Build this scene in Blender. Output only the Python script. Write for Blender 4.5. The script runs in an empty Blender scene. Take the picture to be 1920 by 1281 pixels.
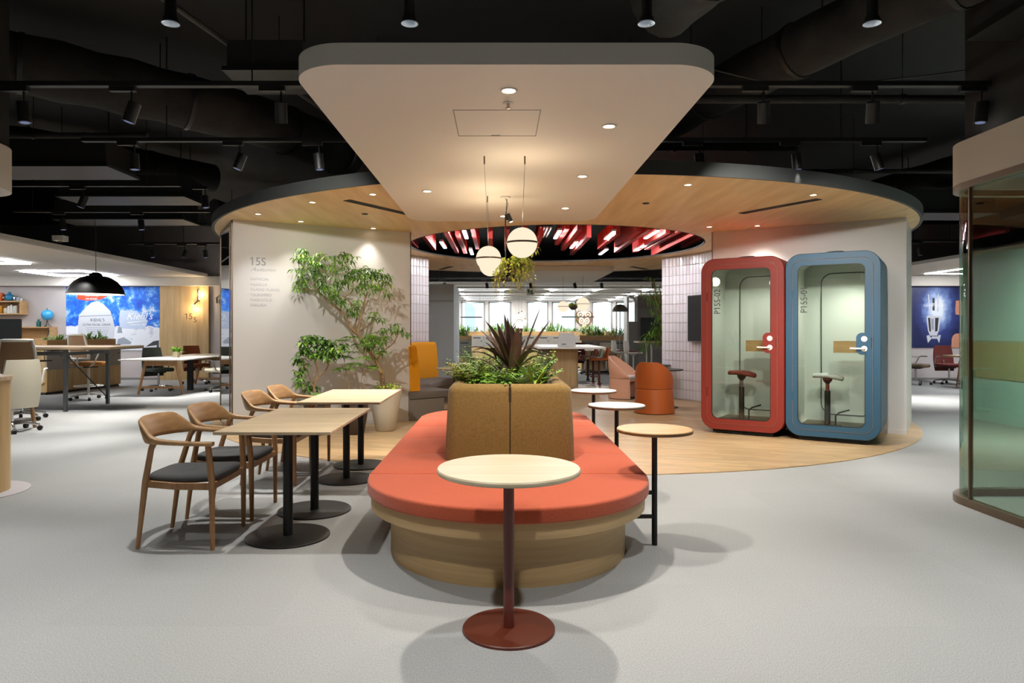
import bpy, bmesh, math, random
from mathutils import Vector, Matrix, Euler
PI = math.pi
R = random.Random(7)
SC = bpy.context.scene
COL = SC.collection

# ------------------------------------------------------------------ camera
cam = bpy.data.cameras.new('camera')
cam.sensor_width = 36.0; cam.lens = 24.0
cam.shift_x = 25/1920; cam.shift_y = -20.5/1920
cam.clip_end = 500
co = bpy.data.objects.new('camera', cam); COL.objects.link(co)
co.location = (0, 0, 1.3); co.rotation_euler = (PI/2, 0, 0)
SC.camera = co
# ------------------------------------------------------------------ world and exposure
SC.view_settings.view_transform = 'Standard'
try: SC.view_settings.look = 'None'
except Exception: pass
SC.view_settings.gamma = 1.0
SC.view_settings.use_curve_mapping = False
SC.view_settings.exposure = 0.12
w = bpy.data.worlds.new('overcast_sky'); SC.world = w; w.use_nodes = True
w.node_tree.nodes['Background'].inputs[0].default_value = (0.86, 0.92, 1.0, 1)
w.node_tree.nodes['Background'].inputs[1].default_value = 1.9
SC.cycles.use_denoising = True
SC.cycles.max_bounces = 8
SC.cycles.diffuse_bounces = 4
SC.cycles.sample_clamp_indirect = 4.0
SC.cycles.caustics_reflective = False
SC.cycles.caustics_refractive = False
LS = 1.0        # overall lamp scale

# ------------------------------------------------------------------ helpers
def lin(c):
    c = c/255.0
    return c/12.92 if c <= 0.04045 else ((c+0.055)/1.055)**2.4
def rgb(*c): return (lin(c[0]), lin(c[1]), lin(c[2]), 1.0)

def F(u, v):
    y = 1664.0/(v-620.0)
    return Vector(((u-935.0)/1280.0*y, y, 0.0))
def P(u, v, y):
    return Vector(((u-935.0)/1280.0*y, y, 1.3-(v-620.0)/1280.0*y))

MATS = {}
def mat(name, col, rough=0.5, metal=0.0, kind=None, col2=None, scale=8.0, stretch=(1,1,1), bump=0.0, bscale=None,
        emit=None, estr=0.0, spec=0.5, coat=0.0, attr=False, sheen=0.0):
    m = bpy.data.materials.new(name); m.use_nodes = True
    nt = m.node_tree; b = nt.nodes['Principled BSDF']
    b.inputs['Base Color'].default_value = rgb(*col)
    b.inputs['Roughness'].default_value = rough
    b.inputs['Metallic'].default_value = metal
    b.inputs['Specular IOR Level'].default_value = spec
    if coat: b.inputs['Coat Weight'].default_value = coat
    if sheen: b.inputs['Sheen Weight'].default_value = sheen
    if emit:
        b.inputs['Emission Color'].default_value = rgb(*emit); b.inputs['Emission Strength'].default_value = estr
    src = None
    if kind or bump:
        tc = nt.nodes.new('ShaderNodeTexCoord'); mp = nt.nodes.new('ShaderNodeMapping')
        nt.links.new(tc.outputs['Object'], mp.inputs['Vector'])
        mp.inputs['Scale'].default_value = stretch
        nz = nt.nodes.new('ShaderNodeTexNoise'); nz.inputs['Scale'].default_value = scale
        nz.inputs['Detail'].default_value = 6.0 if kind != 'soft' else 2.0
        nz.inputs['Roughness'].default_value = 0.6
        nt.links.new(mp.outputs['Vector'], nz.inputs['Vector'])
        if kind:
            cr = nt.nodes.new('ShaderNodeValToRGB')
            cr.color_ramp.elements[0].position = 0.32; cr.color_ramp.elements[1].position = 0.68
            cr.color_ramp.elements[0].color = rgb(*(col2 or col)); cr.color_ramp.elements[1].color = rgb(*col)
            nt.links.new(nz.outputs['Fac'], cr.inputs['Fac'])
            src = cr.outputs['Color']
        if bump:
            n2 = nz
            if bscale:
                n2 = nt.nodes.new('ShaderNodeTexNoise'); n2.inputs['Scale'].default_value = bscale; n2.inputs['Detail'].default_value = 3.0
                nt.links.new(mp.outputs['Vector'], n2.inputs['Vector'])
            bp = nt.nodes.new('ShaderNodeBump'); bp.inputs['Strength'].default_value = bump; bp.inputs['Distance'].default_value = 0.01
            nt.links.new(n2.outputs['Fac'], bp.inputs['Height']); nt.links.new(bp.outputs['Normal'], b.inputs['Normal'])
    if attr:
        at = nt.nodes.new('ShaderNodeAttribute'); at.attribute_name = 'tint'
        mx = nt.nodes.new('ShaderNodeMix'); mx.data_type = 'RGBA'; mx.blend_type = 'MULTIPLY'; mx.inputs[0].default_value = 1.0
        if src is None:
            mx.inputs[6].default_value = rgb(*col)
        else:
            nt.links.new(src, mx.inputs[6])
        nt.links.new(at.outputs['Color'], mx.inputs[7]); src = mx.outputs[2]
    if src is not None: nt.links.new(src, b.inputs['Base Color'])
    MATS[name] = m
    return m

def wood(name, col, col2, axis='X', scale=5.0, rough=0.45, k=14.0, bump=0.05):
    s = {'X': (1, k, k), 'Y': (k, 1, k), 'Z': (k, k, 1), 'H': (1, 1, k)}[axis]
    return mat(name, col, rough, kind='grain', col2=col2, scale=scale*0.35, stretch=s, bump=bump)

def glass(name, tint, rough=0.0, ior=1.45):
    m = bpy.data.materials.new(name); m.use_nodes = True; nt = m.node_tree
    nt.nodes.remove(nt.nodes['Principled BSDF']); out = nt.nodes['Material Output']
    tr = nt.nodes.new('ShaderNodeBsdfTransparent'); tr.inputs[0].default_value = rgb(*tint)
    gl = nt.nodes.new('ShaderNodeBsdfGlossy'); gl.inputs['Roughness'].default_value = rough
    ge = nt.nodes.new('ShaderNodeNewGeometry'); dt = nt.nodes.new('ShaderNodeVectorMath'); dt.operation = 'DOT_PRODUCT'
    nt.links.new(ge.outputs['Normal'], dt.inputs[0]); nt.links.new(ge.outputs['Incoming'], dt.inputs[1])
    def mth(op, *a):
        n = nt.nodes.new('ShaderNodeMath'); n.operation = op
        for i, v in enumerate(a):
            if isinstance(v, (int, float)): n.inputs[i].default_value = v
            else: nt.links.new(v, n.inputs[i])
        return n.outputs[0]
    # both faces of the pane reflect alike: Schlick's curve, two surfaces
    c5 = mth('POWER', mth('SUBTRACT', 1.0, mth('ABSOLUTE', dt.outputs['Value'])), 5.0)
    f0 = ((ior-1)/(ior+1))**2*1.9
    fr_out = mth('MINIMUM', mth('MULTIPLY_ADD', c5, 1-f0, f0), 1.0)
    mx = nt.nodes.new('ShaderNodeMixShader')
    nt.links.new(fr_out, mx.inputs[0]); nt.links.new(tr.outputs[0], mx.inputs[1]); nt.links.new(gl.outputs[0], mx.inputs[2])
    nt.links.new(mx.outputs[0], out.inputs[0]); MATS[name] = m
    return m

def emis(name, col, s):
    m = bpy.data.materials.new(name); m.use_nodes = True; nt = m.node_tree
    nt.nodes.remove(nt.nodes['Principled BSDF']); e = nt.nodes.new('ShaderNodeEmission')
    e.inputs[0].default_value = rgb(*col); e.inputs[1].default_value = s
    nt.links.new(e.outputs[0], nt.nodes['Material Output'].inputs[0]); MATS[name] = m
    return m

class MB:
    def __init__(s): s.v = []; s.f = []; s.c = []
    def add(s, vs, fs, tint=None):
        o = len(s.v); s.v += [tuple(p) for p in vs]
        s.f += [tuple(i+o for i in f) for f in fs]; s.c += [tint]*len(fs)
    def box(s, lo, hi, M=None, tint=None):
        x0,y0,z0 = lo; x1,y1,z1 = hi
        vs = [Vector(p) for p in ((x0,y0,z0),(x1,y0,z0),(x1,y1,z0),(x0,y1,z0),(x0,y0,z1),(x1,y0,z1),(x1,y1,z1),(x0,y1,z1))]
        if M is not None: vs = [M @ p for p in vs]
        s.add(vs, [(0,3,2,1),(4,5,6,7),(0,1,5,4),(1,2,6,5),(2,3,7,6),(3,0,4,7)], tint)
        return s
    def rings(s, rings, closed=True, cap=True):
        n = len(rings[0]); vs = [p for r in rings for p in r]; fs = []
        for i in range(len(rings)-1):
            for j in range(n if closed else n-1):
                a = i*n+j; b = i*n+(j+1) % n
                fs.append((a, b, b+n, a+n))
        if cap and closed:
            fs.append(tuple(range(n-1, -1, -1))); fs.append(tuple((len(rings)-1)*n+j for j in range(n)))
        s.add(vs, fs); return s
    def cyl(s, p0, p1, r0, r1=None, n=16, cap=True):
        p0 = Vector(p0); p1 = Vector(p1); r1 = r0 if r1 is None else r1
        d = (p1-p0).normalized(); a = d.orthogonal().normalized(); b = d.cross(a)
        rs = [[p+(a*math.cos(2*PI*j/n)+b*math.sin(2*PI*j/n))*r for j in range(n)] for p, r in ((p0, r0), (p1, r1))]
        return s.rings(rs, True, cap)
    def lathe(s, prof, c=(0,0,0), n=32, cap=True):
        rs = [[(c[0]+r*math.cos(2*PI*j/n), c[1]+r*math.sin(2*PI*j/n), c[2]+z) for j in range(n)] for r, z in prof]
        return s.rings(rs, True, cap)
    def tube(s, pts, rad, n=8, cap=True):
        pts = [Vector(p) for p in pts]; rs = []; a = None
        for i, p in enumerate(pts):
            d = (pts[min(i+1, len(pts)-1)]-pts[max(i-1, 0)]).normalized()
            if a is None: a = d.orthogonal().normalized()
            a = (a-d*a.dot(d)).normalized(); b = d.cross(a)
            r = rad[i] if isinstance(rad, (list, tuple)) else rad
            rs.append([p+(a*math.cos(2*PI*j/n)+b*math.sin(2*PI*j/n))*r for j in range(n)])
        return s.rings(rs, True, cap)
    def sphere(s, c, r, n=24, m=14, sc=(1,1,1), z0=-1.0, z1=1.0):
        rs = []
        a0 = math.asin(max(-1, z0)); a1 = math.asin(min(1, z1))
        for i in range(m+1):
            t = a0+(a1-a0)*i/m; rr = max(math.cos(t), 1e-3)*r
            rs.append([(c[0]+rr*math.cos(2*PI*j/n)*sc[0], c[1]+rr*math.sin(2*PI*j/n)*sc[1], c[2]+r*math.sin(t)*sc[2]) for j in range(n)])
        return s.rings(rs)
    def prism(s, out, z0, z1):
        return s.rings([[(x, y, z0) for x, y in out], [(x, y, z1) for x, y in out]])
    def soft(s, out, z0, z1, b=0.012, k=3):
        """prism with rounded upper and lower edges: rings inset along the outline's own normals"""
        n = len(out); rs = []
        nor = []
        for i in range(n):
            p = Vector(out[i-1]); q = Vector(out[(i+1) % n]); d = (q-p)
            d = d.normalized() if d.length > 1e-9 else Vector((1, 0)); nor.append(Vector((d.y, -d.x)))
        def ring(ins, z): return [(out[i][0]-nor[i].x*ins, out[i][1]-nor[i].y*ins, z) for i in range(n)]
        for i in range(k+1):
            a = PI/2*i/k; rs.append(ring(b*(1-math.sin(a)), z0+b*(1-math.cos(a))))
        for i in range(k+1):
            a = PI/2*i/k; rs.append(ring(b*(1-math.cos(a)), z1-b*(1-math.sin(a))))
        return s.rings(rs)
    def frame(s, outer, inner, M):
        """outer and inner are equal length loops of (x,z,y0,y1): a ring extruded in y"""
        n = len(outer)
        rs = [[M @ Vector((p[0], o[1], p[1])) for p in l] for l, o in
              ((outer[0], (0, outer[1])), (outer[0], (0, outer[2])), (inner[0], (0, inner[2])), (inner[0], (0, inner[1])))]
        return rs
    def quad(s, a, b, c, d, tint=None):
        s.add([a, b, c, d], [(0, 1, 2, 3)], tint); return s
    def build(s, name, m, parent=None, smooth=40, recalc=True):
        me = bpy.data.meshes.new(name); me.from_pydata(s.v, [], s.f); me.update()
        if recalc and len(s.f) < 60000:
            bm = bmesh.new(); bm.from_mesh(me); bmesh.ops.recalc_face_normals(bm, faces=bm.faces); bm.to_mesh(me); bm.free()
        if any(c is not None for c in s.c):
            at = me.color_attributes.new('tint', 'FLOAT_COLOR', 'CORNER')
            k = 0; arr = []
            for f, c in zip(s.f, s.c):
                arr += list((c or (1, 1, 1))[:3]+(1.0,))*len(f)
            at.data.foreach_set('color', arr)
        if smooth:
            for p in me.polygons: p.use_smooth = True
            me.set_sharp_from_angle(angle=math.radians(smooth))
        if m is not None: me.materials.append(MATS[m] if isinstance(m, str) else m)
        o = bpy.data.objects.new(name, me); COL.objects.link(o)
        if parent is not None: o.parent = parent
        return o

def rr(w, h, r, n=6, cx=0, cy=0):
    out = []
    for (sx, sy, a0) in ((1,1,0),(-1,1,PI/2),(-1,-1,PI),(1,-1,1.5*PI)):
        for i in range(n+1):
            a = a0+PI/2*i/n
            out.append((cx+sx*(w/2-r)+r*math.cos(a), cy+sy*(h/2-r)+r*math.sin(a)))
    return out
def circ(r, n=32, cx=0, cy=0): return [(cx+r*math.cos(2*PI*i/n), cy+r*math.sin(2*PI*i/n)) for i in range(n)]

LABELS = set()
def tag(o, label, cat=None, group=None, kind=None):
    o['label'] = label
    if cat: o['category'] = cat
    if group: o['group'] = group
    if kind: o['kind'] = kind
    return o
def thing(name, label, cat, loc=(0,0,0), rz=0.0, group=None):
    o = bpy.data.objects.new(name, None); COL.objects.link(o)
    o.location = loc; o.rotation_euler = (0, 0, rz); o.empty_display_size = 0.1
    return tag(o, label, cat, group)
def struct(o, label=None):
    o['kind'] = 'structure'
    if label: o['label'] = label
    return o
def kids(o): return [c for c in bpy.data.objects if c.parent is o]
def copy_tree(o, loc, rz, label, group=None):
    ch = {}
    for c in bpy.data.objects: ch.setdefault(c.parent, []).append(c)
    def cp(a, par):
        b = a.copy(); COL.objects.link(b)
        if par is not None: b.parent = par
        for k in ch.get(a, []): cp(k, b)
        return b
    r = cp(o, None); r.location = loc; r.rotation_euler = (0, 0, rz)
    r['label'] = label
    if group: r['group'] = group
    return r
def light(kind, loc, energy, col=(1,1,1), target=None, size=None, angle=None, blend=0.5, parent=None, rad=0.05, name='lamp_light'):
    l = bpy.data.lights.new(name, kind); l.energy = energy*LS; l.color = col
    if kind == 'SPOT':
        l.spot_size = math.radians(angle or 60); l.spot_blend = blend; l.shadow_soft_size = rad
    elif kind == 'POINT': l.shadow_soft_size = rad
    elif kind == 'AREA':
        l.shape = 'RECTANGLE'; l.size, l.size_y = size
    o = bpy.data.objects.new(name, l); COL.objects.link(o); o.location = loc
    d = Vector(target)-Vector(loc) if target is not None else Vector((0, 0, -1))
    o.rotation_euler = d.to_track_quat('-Z', 'Y').to_euler()
    if parent is not None:
        o.parent = parent; o.matrix_parent_inverse = Matrix.Translation(parent.location).inverted() if parent.rotation_euler.z == 0 else (Matrix.Translation(parent.location) @ parent.rotation_euler.to_matrix().to_4x4()).inverted()
    return o
def lettering(text, M, size, m, parent=None, shear=0.0, align='LEFT', extrude=0.0012, sx=1.0):
    cu = bpy.data.curves.new('lettering', 'FONT'); cu.body = text; cu.size = size; cu.shear = shear
    cu.align_x = align; cu.extrude = extrude; cu.resolution_u = 3
    t = bpy.data.objects.new('lettering', cu); COL.objects.link(t)
    dg = bpy.context.evaluated_depsgraph_get()
    me = bpy.data.meshes.new_from_object(t.evaluated_get(dg))
    flags = []
    if align == 'LEFT' and shear == 0 and '1' in text:        # give the plain bar of the figure one its flag
        i = text.index('1'); cu.body = text[:i+1]; bpy.context.view_layer.update()
        d2 = bpy.context.evaluated_depsgraph_get(); tm = bpy.data.meshes.new_from_object(t.evaluated_get(d2))
        xr = max(v.co.x for v in tm.vertices); bpy.data.meshes.remove(tm); xl = xr-.098*size
        bm = bmesh.new(); bm.from_mesh(me); ex = extrude
        q = [(xl+.01*size,.682*size),(xl-.15*size,.585*size),(xl-.15*size,.495*size),(xl+.01*size,.592*size)]
        f_ = [bm.verts.new((x, y, ex)) for x, y in q]; b_ = [bm.verts.new((x, y, -ex)) for x, y in q]
        bm.faces.new(f_[::-1] if False else f_); bm.faces.new(b_[::-1])
        for k in range(4): bm.faces.new((f_[k], b_[k], b_[(k+1) % 4], f_[(k+1) % 4]))
        bmesh.ops.recalc_face_normals(bm, faces=bm.faces); bm.to_mesh(me); bm.free()
    bpy.data.objects.remove(t); bpy.data.curves.remove(cu)
    me.transform(M @ Matrix.Diagonal((sx, 1, 1, 1))); me.materials.clear(); me.materials.append(MATS[m])
    o = bpy.data.objects.new('lettering', me); COL.objects.link(o)
    if parent is not None: o.parent = parent
    return o
def upright(loc, rz=0.0):
    """text frame: x to the right, y up, facing -y, turned by rz about z"""
    return Matrix.Translation(loc) @ Matrix.Rotation(rz, 4, 'Z') @ Matrix.Rotation(PI/2, 4, 'X')

def bez(p0, p1, p2, t): return p0*(1-t)**2+p1*2*t*(1-t)+p2*t*t
def leaf_strip(mb, p0, p1, p2, w, n=5, up=None, fold=0.25, tint=None, sharp=0.35, side=None):
    """an arching leaf: two strips meeting at a folded midrib"""
    p0, p1, p2 = Vector(p0), Vector(p1), Vector(p2); vs = []
    for i in range(n+1):
        t = i/n; p = bez(p0, p1, p2, t); d = (bez(p0, p1, p2, min(1, t+0.05))-bez(p0, p1, p2, max(0, t-0.05)))
        s = side if side is not None else d.cross(Vector((0, 0, 1)))
        if s.length < 1e-6: s = Vector((1, 0, 0))
        s = s.normalized(); nn = s.cross(d).normalized()
        ww = w*max(0.03, (math.sin(PI*min(1, t*0.92+0.08)))**0.7 if t > sharp else (0.35+0.65*t/sharp)*math.sin(PI*(sharp*0.92+0.08))**0.7)
        vs += [p-s*ww/2+nn*ww*fold*0.5, p, p+s*ww/2+nn*ww*fold*0.5]
    fs = []
    for i in range(n):
        a = i*3; fs += [(a, a+1, a+4, a+3), (a+1, a+2, a+5, a+4)]
    mb.add(vs, fs, tint)
def rv(rng, s=1.0): return Vector((rng.uniform(-s, s), rng.uniform(-s, s), rng.uniform(-s, s)))
def small_leaf(mb, p, d, L, W, rng, tint=None, droop=0.3):
    d = d.normalized(); s = d.cross(Vector((rng.uniform(-.4,.4), rng.uniform(-.4,.4), 1))).normalized()
    nn = s.cross(d); q = p+d*L*0.5+nn*L*0.06; e = p+d*L-Vector((0,0,L*droop))
    mb.add([p, q-s*W/2, q+nn*-W*0.12, q+s*W/2, e], [(0, 2, 1), (0, 3, 2), (1, 2, 4), (2, 3, 4)], tint)
GREENS = {'bright': [(0.9,1.1,0.7),(1.2,1.25,0.75),(0.65,0.85,0.6),(1.45,1.4,0.8)],
          'dark': [(0.5,0.62,0.55),(0.7,0.8,0.65),(0.4,0.5,0.45),(0.9,1.0,0.8)],
          'mix': [(0.6,0.75,0.6),(1.0,1.1,0.7),(1.4,1.4,0.9),(0.45,0.6,0.55)]}
def tuft(mb, p, n, L, W, rng, spread=0.6, pal='mix', droop=0.35):
    for i in range(n):
        a = rng.uniform(0, 2*PI); e = rng.uniform(0.15, 1.0)
        d = Vector((math.cos(a)*spread, math.sin(a)*spread, e))
        l = L*rng.uniform(0.6, 1.2); d.normalize()
        q = Vector(p)+rv(rng, L*0.15)
        leaf_strip(mb, q, q+d*l*0.6, q+d*l-Vector((0,0,l*droop*rng.uniform(0.2,1.4))), W*rng.uniform(.7,1.2), n=3, tint=rng.choice(GREENS[pal]))
def cluster(mb, c, n, rad, L, W, rng, pal='mix', sc=(1,1,0.8)):
    for i in range(n):
        d = rv(rng)
        if d.length < 0.05: continue
        d = d.normalized()*rng.random()**0.5; p = Vector(c)+Vector((d.x*rad*sc[0], d.y*rad*sc[1], d.z*rad*sc[2]))
        dd = Vector((d.x, d.y, d.z*0.5-0.2))+rv(rng, 0.6)
        small_leaf(mb, p, dd, L*rng.uniform(.7,1.2), W*rng.uniform(.8,1.2), rng, rng.choice(GREENS[pal]))
def palmate(mb, c, k, L, W, rng, pal='mix'):
    """umbrella of drooping leaflets, as on a schefflera"""
    t = rng.choice(GREENS[pal]); a0 = rng.uniform(0, 6.28); ax = Vector((rng.uniform(-.4,.4), rng.uniform(-.4,.4), 1)).normalized()
    u = ax.orthogonal().normalized(); v = ax.cross(u)
    for i in range(k):
        a = a0+2*PI*i/k; d = u*math.cos(a)+v*math.sin(a)+ax*rng.uniform(-.5, .1)
        small_leaf(mb, Vector(c)+d*L*0.12, d, L*rng.uniform(.8,1.15), W, rng, t, droop=0.45)

# ------------------------------------------------------------------ materials
def carpet():
    m = mat('carpet', (170,171,170), 0.95, kind='n', col2=(132,133,133), scale=140, stretch=(1.6,1,1), bump=0.08, bscale=500, spec=0.1)
    nt = m.node_tree; b = nt.nodes['Principled BSDF']
    src = b.inputs['Base Color'].links[0].from_socket
    tc = [n for n in nt.nodes if n.type == 'TEX_COORD'][0]
    # loop pile rows and the slight shade step from carpet tile to carpet tile
    mp = nt.nodes.new('ShaderNodeMapping'); mp.inputs['Scale'].default_value = (2.0, 2.0, 1); nt.links.new(tc.outputs['Object'], mp.inputs[0])
    fl = nt.nodes.new('ShaderNodeVectorMath'); fl.operation = 'FLOOR'; nt.links.new(mp.outputs[0], fl.inputs[0])
    wn = nt.nodes.new('ShaderNodeTexWhiteNoise'); nt.links.new(fl.outputs[0], wn.inputs[0])
    mr = nt.nodes.new('ShaderNodeMapRange'); mr.inputs[3].default_value = 0.975; mr.inputs[4].default_value = 1.015; nt.links.new(wn.outputs[0], mr.inputs[0])
    mx = nt.nodes.new('ShaderNodeMix'); mx.data_type = 'RGBA'; mx.blend_type = 'MULTIPLY'; mx.inputs[0].default_value = 1
    nt.links.new(src, mx.inputs[6]); nt.links.new(mr.outputs[0], mx.inputs[7]); nt.links.new(mx.outputs[2], b.inputs['Base Color'])
carpet()
mat('white_paint', (214,208,198), 0.7, bump=0.02, scale=90)
mat('wall_white', (205,201,196), 0.75, bump=0.02, scale=90)
mat('wall_lilac', (188,180,178), 0.8)
mat('wall_grey', (150,146,142), 0.8)
mat('volume_grey', (190,199,204), 0.7)
mat('black_paint', (16,16,15), 0.8)
mat('black_metal', (13,13,13), 0.5)
mat('duct_black', (40,38,34), 0.85, kind='n', col2=(14,14,13), scale=3, bump=0.5, bscale=14)
mat('dark_grey', (52,53,52), 0.6)
mat('mid_grey', (128,126,122), 0.6)
mat('locker_grey', (138,134,128), 0.6)
mat('chrome', (200,200,200), 0.18, metal=1.0)
mat('steel_grey', (110,114,116), 0.35, metal=0.7)
mat('mirror', (225,228,228), 0.02, metal=1.0)
mat('white_plastic', (222,221,215), 0.4)
mat('ivory', (205,198,178), 0.5)
mat('ivory_fabric', (196,190,172), 0.85, bump=0.1, scale=120)
mat('tan_mesh', (150,120,92), 0.85, bump=0.1, scale=200)
mat('tan_fabric', (160,108,48), 0.85, bump=0.1, scale=200)
mat('green_fabric', (58,64,56), 0.85, bump=0.1, scale=200)
mat('brown_fabric', (128,66,26), 0.85, bump=0.1, scale=200)
mat('brown_dark_fabric', (92,76,56), 0.85, bump=0.1, scale=200)
mat('maroon_fabric', (92,32,26), 0.85, bump=0.1, scale=200)
wood('oak_top', (216,196,164), (190,166,132), 'X', 4)
wood('oak_pale_top', (196,182,154), (180,164,136), 'X', 4)
wood('oak_chair', (186,146,100), (162,122,80), 'Y', 6)
wood('oak_leg', (178,136,92), (146,104,66), 'Z', 6)
wood('oak_bench', (200,170,122), (182,150,104), 'H', 3, k=30)
wood('oak_canopy', (236,204,152), (216,178,124), 'Y', 2.2, k=10, rough=0.5)
wood('oak_panel', (196,168,122), (174,144,98), 'Z', 3, k=14)
wood('oak_box', (196,160,112), (168,130,84), 'X', 4)
wood('walnut_edge', (130,92,56), (98,66,38), 'X', 5)
wood('grey_top', (206,200,196), (186,180,176), 'X', 4, rough=0.3)
m_ = mat('parquet', (190,162,122), 0.38, kind='g', col2=(168,138,100), scale=2.2, stretch=(1,9,1), attr=True)
mat('coral_fabric', (188,92,64), 0.9, kind='n', col2=(168,76,50), scale=150, bump=0.25, bscale=400, spec=0.15, sheen=0.2)
mat('olive_fabric', (140,112,64), 0.9, kind='n', col2=(122,96,52), scale=90, bump=0.2, bscale=380, spec=0.15, sheen=0.2)
mat('grey_fabric', (84,84,85), 0.85, kind='n', col2=(74,74,75), scale=160, bump=0.15, bscale=400)
mat('sofa_grey', (122,118,112), 0.9, kind='n', col2=(108,104,99), scale=120, bump=0.15)
mat('sofa_base', (132,127,120), 0.7)
mat('yellow_fabric', (226,152,8), 0.85, bump=0.1, scale=300)
mat('rust_metal', (88,34,16), 0.45)
mat('red_brown_metal', (96,40,32), 0.4)
mat('booth_red', (126,38,28), 0.5)
mat('booth_blue', (38,78,102), 0.5)
mat('booth_inside', (186,192,184), 0.85, bump=0.08, scale=300)
mat('booth_floor', (92,90,80), 0.9)
mat('seam', (150,110,78), 0.6)
mat('red_stool', (120,44,36), 0.7)
mat('pale_stool', (170,176,172), 0.7)
mat('red_baffle', (204,66,60), 0.8, bump=0.05, scale=200)
mat('tile_glaze', (226,224,230), 0.16, spec=0.6, coat=0.3)
mat('grout', (176,172,176), 0.8)
mat('pot_cream', (196,190,174), 0.55, bump=0.05, scale=60)
mat('pot_dark', (64,50,40), 0.6)
mat('soil', (52,40,30), 0.95, bump=0.6, scale=60)
mat('bark', (180,150,112), 0.8, kind='n', col2=(140,110,80), scale=30, stretch=(1,1,.3), bump=0.3)
mat('leaf', (112,150,62), 0.45, attr=True)
mat('leaf_pale', (186,194,92), 0.5, attr=True)
mat('leaf_dark', (104,80,68), 0.35, kind='n', col2=(66,46,42), scale=3, stretch=(6,6,1), attr=True)
mat('leaf_varieg', (120,160,84), 0.4, kind='n', col2=(222,226,190), scale=30)
mat('orange_shell', (180,92,34), 0.45)
mat('pink_shell', (222,170,142), 0.5)
mat('seat_pad', (206,206,202), 0.8)
mat('pink_fabric', (190,110,86), 0.85)
mat('blue_vase', (38,120,160), 0.2)
mat('teal_glass', (20,84,84), 0.2)
mat('globe_blue', (60,160,214), 0.3)
mat('orange_jar', (206,90,30), 0.3)
mat('amber', (214,150,40), 0.3)
mat('book_brown', (120,90,74), 0.7)
mat('screen_black', (26,27,28), 0.3)
mat('screen_grey', (112,116,118), 0.25)
mat('text_grey', (140,140,140), 0.6)
mat('text_light', (168,168,168), 0.6)
mat('text_dark', (60,62,64), 0.6)
mat('text_brown', (90,72,50), 0.5)
mat('text_white', (244,246,250), 0.6)
mat('print_red', (226,66,30), 0.5)
mat('print_white', (206,209,216), 0.5)
mat('print_ice', (196,210,234), 0.5)
mat('print_grey', (150,158,170), 0.5)
mat('print_black', (44,46,52), 0.5)
mat('print_skin', (196,138,110), 0.5)
mat('exit_green', (10,84,72), 0.5)
mat('heart_brown', (74,48,34), 0.5)
mat('heart_cream', (214,186,148), 0.6)
mat('teal_wall', (178,196,192), 0.5)
mat('beige_band', (166,160,128), 0.6)
mat('bronze_trim', (112,94,76), 0.35, metal=0.4)
mat('paper_white', (228,228,226), 0.6)
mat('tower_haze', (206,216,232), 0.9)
mat('candle_white', (250,244,230), 0.5, emit=(255,230,190), estr=1.2)
glass('clear_glass', (240,246,242))
glass('booth_glass', (222,228,220), ior=1.5)
glass('room_glass', (196,214,200), ior=1.5)
emis('opal', (255,234,204), 0.98)
emis('warm_disc', (255,232,200), 14.0)
emis('cool_disc', (214,228,255), 10.0)
emis('led_white', (244,248,255), 12.0)
emis('led_rear', (255,255,255), 120.0)
emis('led_dim', (250,252,255), 1.6)
emis('bulb_warm', (255,214,150), 4.0)
# ================================================================== LARGE STRUCTURE
CX, CY, CR = 0.90, 11.35, 5.22        # the round court: parquet below, timber canopy above
HX, HY, HR = 0.94, 11.50, 2.42        # round opening in the canopy
ZC = 2.71                             # canopy soffit
def slab(name, lo, hi, m, label=None, parent=None):
    o = MB().box(lo, hi).build(name, m, parent, smooth=0)
    return struct(o, label)
slab('floor', (-20,-6,-0.1), (18,32,0), 'carpet', 'pale grey carpet floor of the whole office')
slab('ceiling', (-20,-6,4.1), (18,32,4.25), 'black_paint', 'black painted slab above the open ceiling')
slab('wall_front', (-20,-6.2,0), (18,-6,4.1), 'wall_white', 'white wall behind the viewer')
slab('wall_far_left', (-20.2,-6,0), (-20,18,4.1), 'wall_lilac', 'plain wall closing the open office at the side')
slab('wall_far_right', (18,-6,0), (18.2,18,4.1), 'wall_white', 'plain wall closing the office at the other side')
slab('wall_back_left', (-20,18,0), (-4.4,18.2,4.1), 'wall_lilac', 'lilac grey wall that carries the mountain mural')
slab('wall_back_right', (6.0,18,0), (18,18.2,4.1), 'wall_lilac', 'grey wall that carries the blue bottle poster')
slab('wall_side_left', (-6.4,18.2,0), (-6.2,31,4.1), 'wall_white')
slab('wall_side_right', (11.0,18.2,0), (11.2,31,4.1), 'wall_white')
slab('trim_1', (-20,17.82,2.47), (-4.4,18,2.72), 'white_paint', 'white band above the mountain mural')
slab('trim_2', (6.0,17.82,2.47), (18,18,2.72), 'white_paint', 'white band above the bottle poster')
slab('baseboard_left', (-20,17.97,0), (-4.4,18,0.06), 'mid_grey')
slab('baseboard_right', (6.0,17.97,0), (18,18,0.06), 'mid_grey')
# dropped white ceilings of the side offices and of the window office
slab('ceiling_left', (-20,2,2.72), (-7.6,17.82,2.79), 'white_paint', 'dropped white ceiling over the open office beside the mural')
slab('ceiling_right', (9.0,2,2.72), (18,17.82,2.79), 'white_paint', 'dropped white ceiling near the blue bottle poster')
slab('ceiling_rear', (-6.2,21.5,2.72), (11.0,30.9,2.84), 'white_paint', 'white ceiling of the window office')
for i in range(9):
    slab('trim_%d' % (10+i), (-6.2,22.0+i*1.0,2.67), (11.0,22.3+i*1.0,2.72), 'mid_grey', None)
slab('trim_3', (-9.3,2,2.70), (-7.62,17.8,2.72), 'wall_white', 'flat border strip of the dropped white ceiling')

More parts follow.
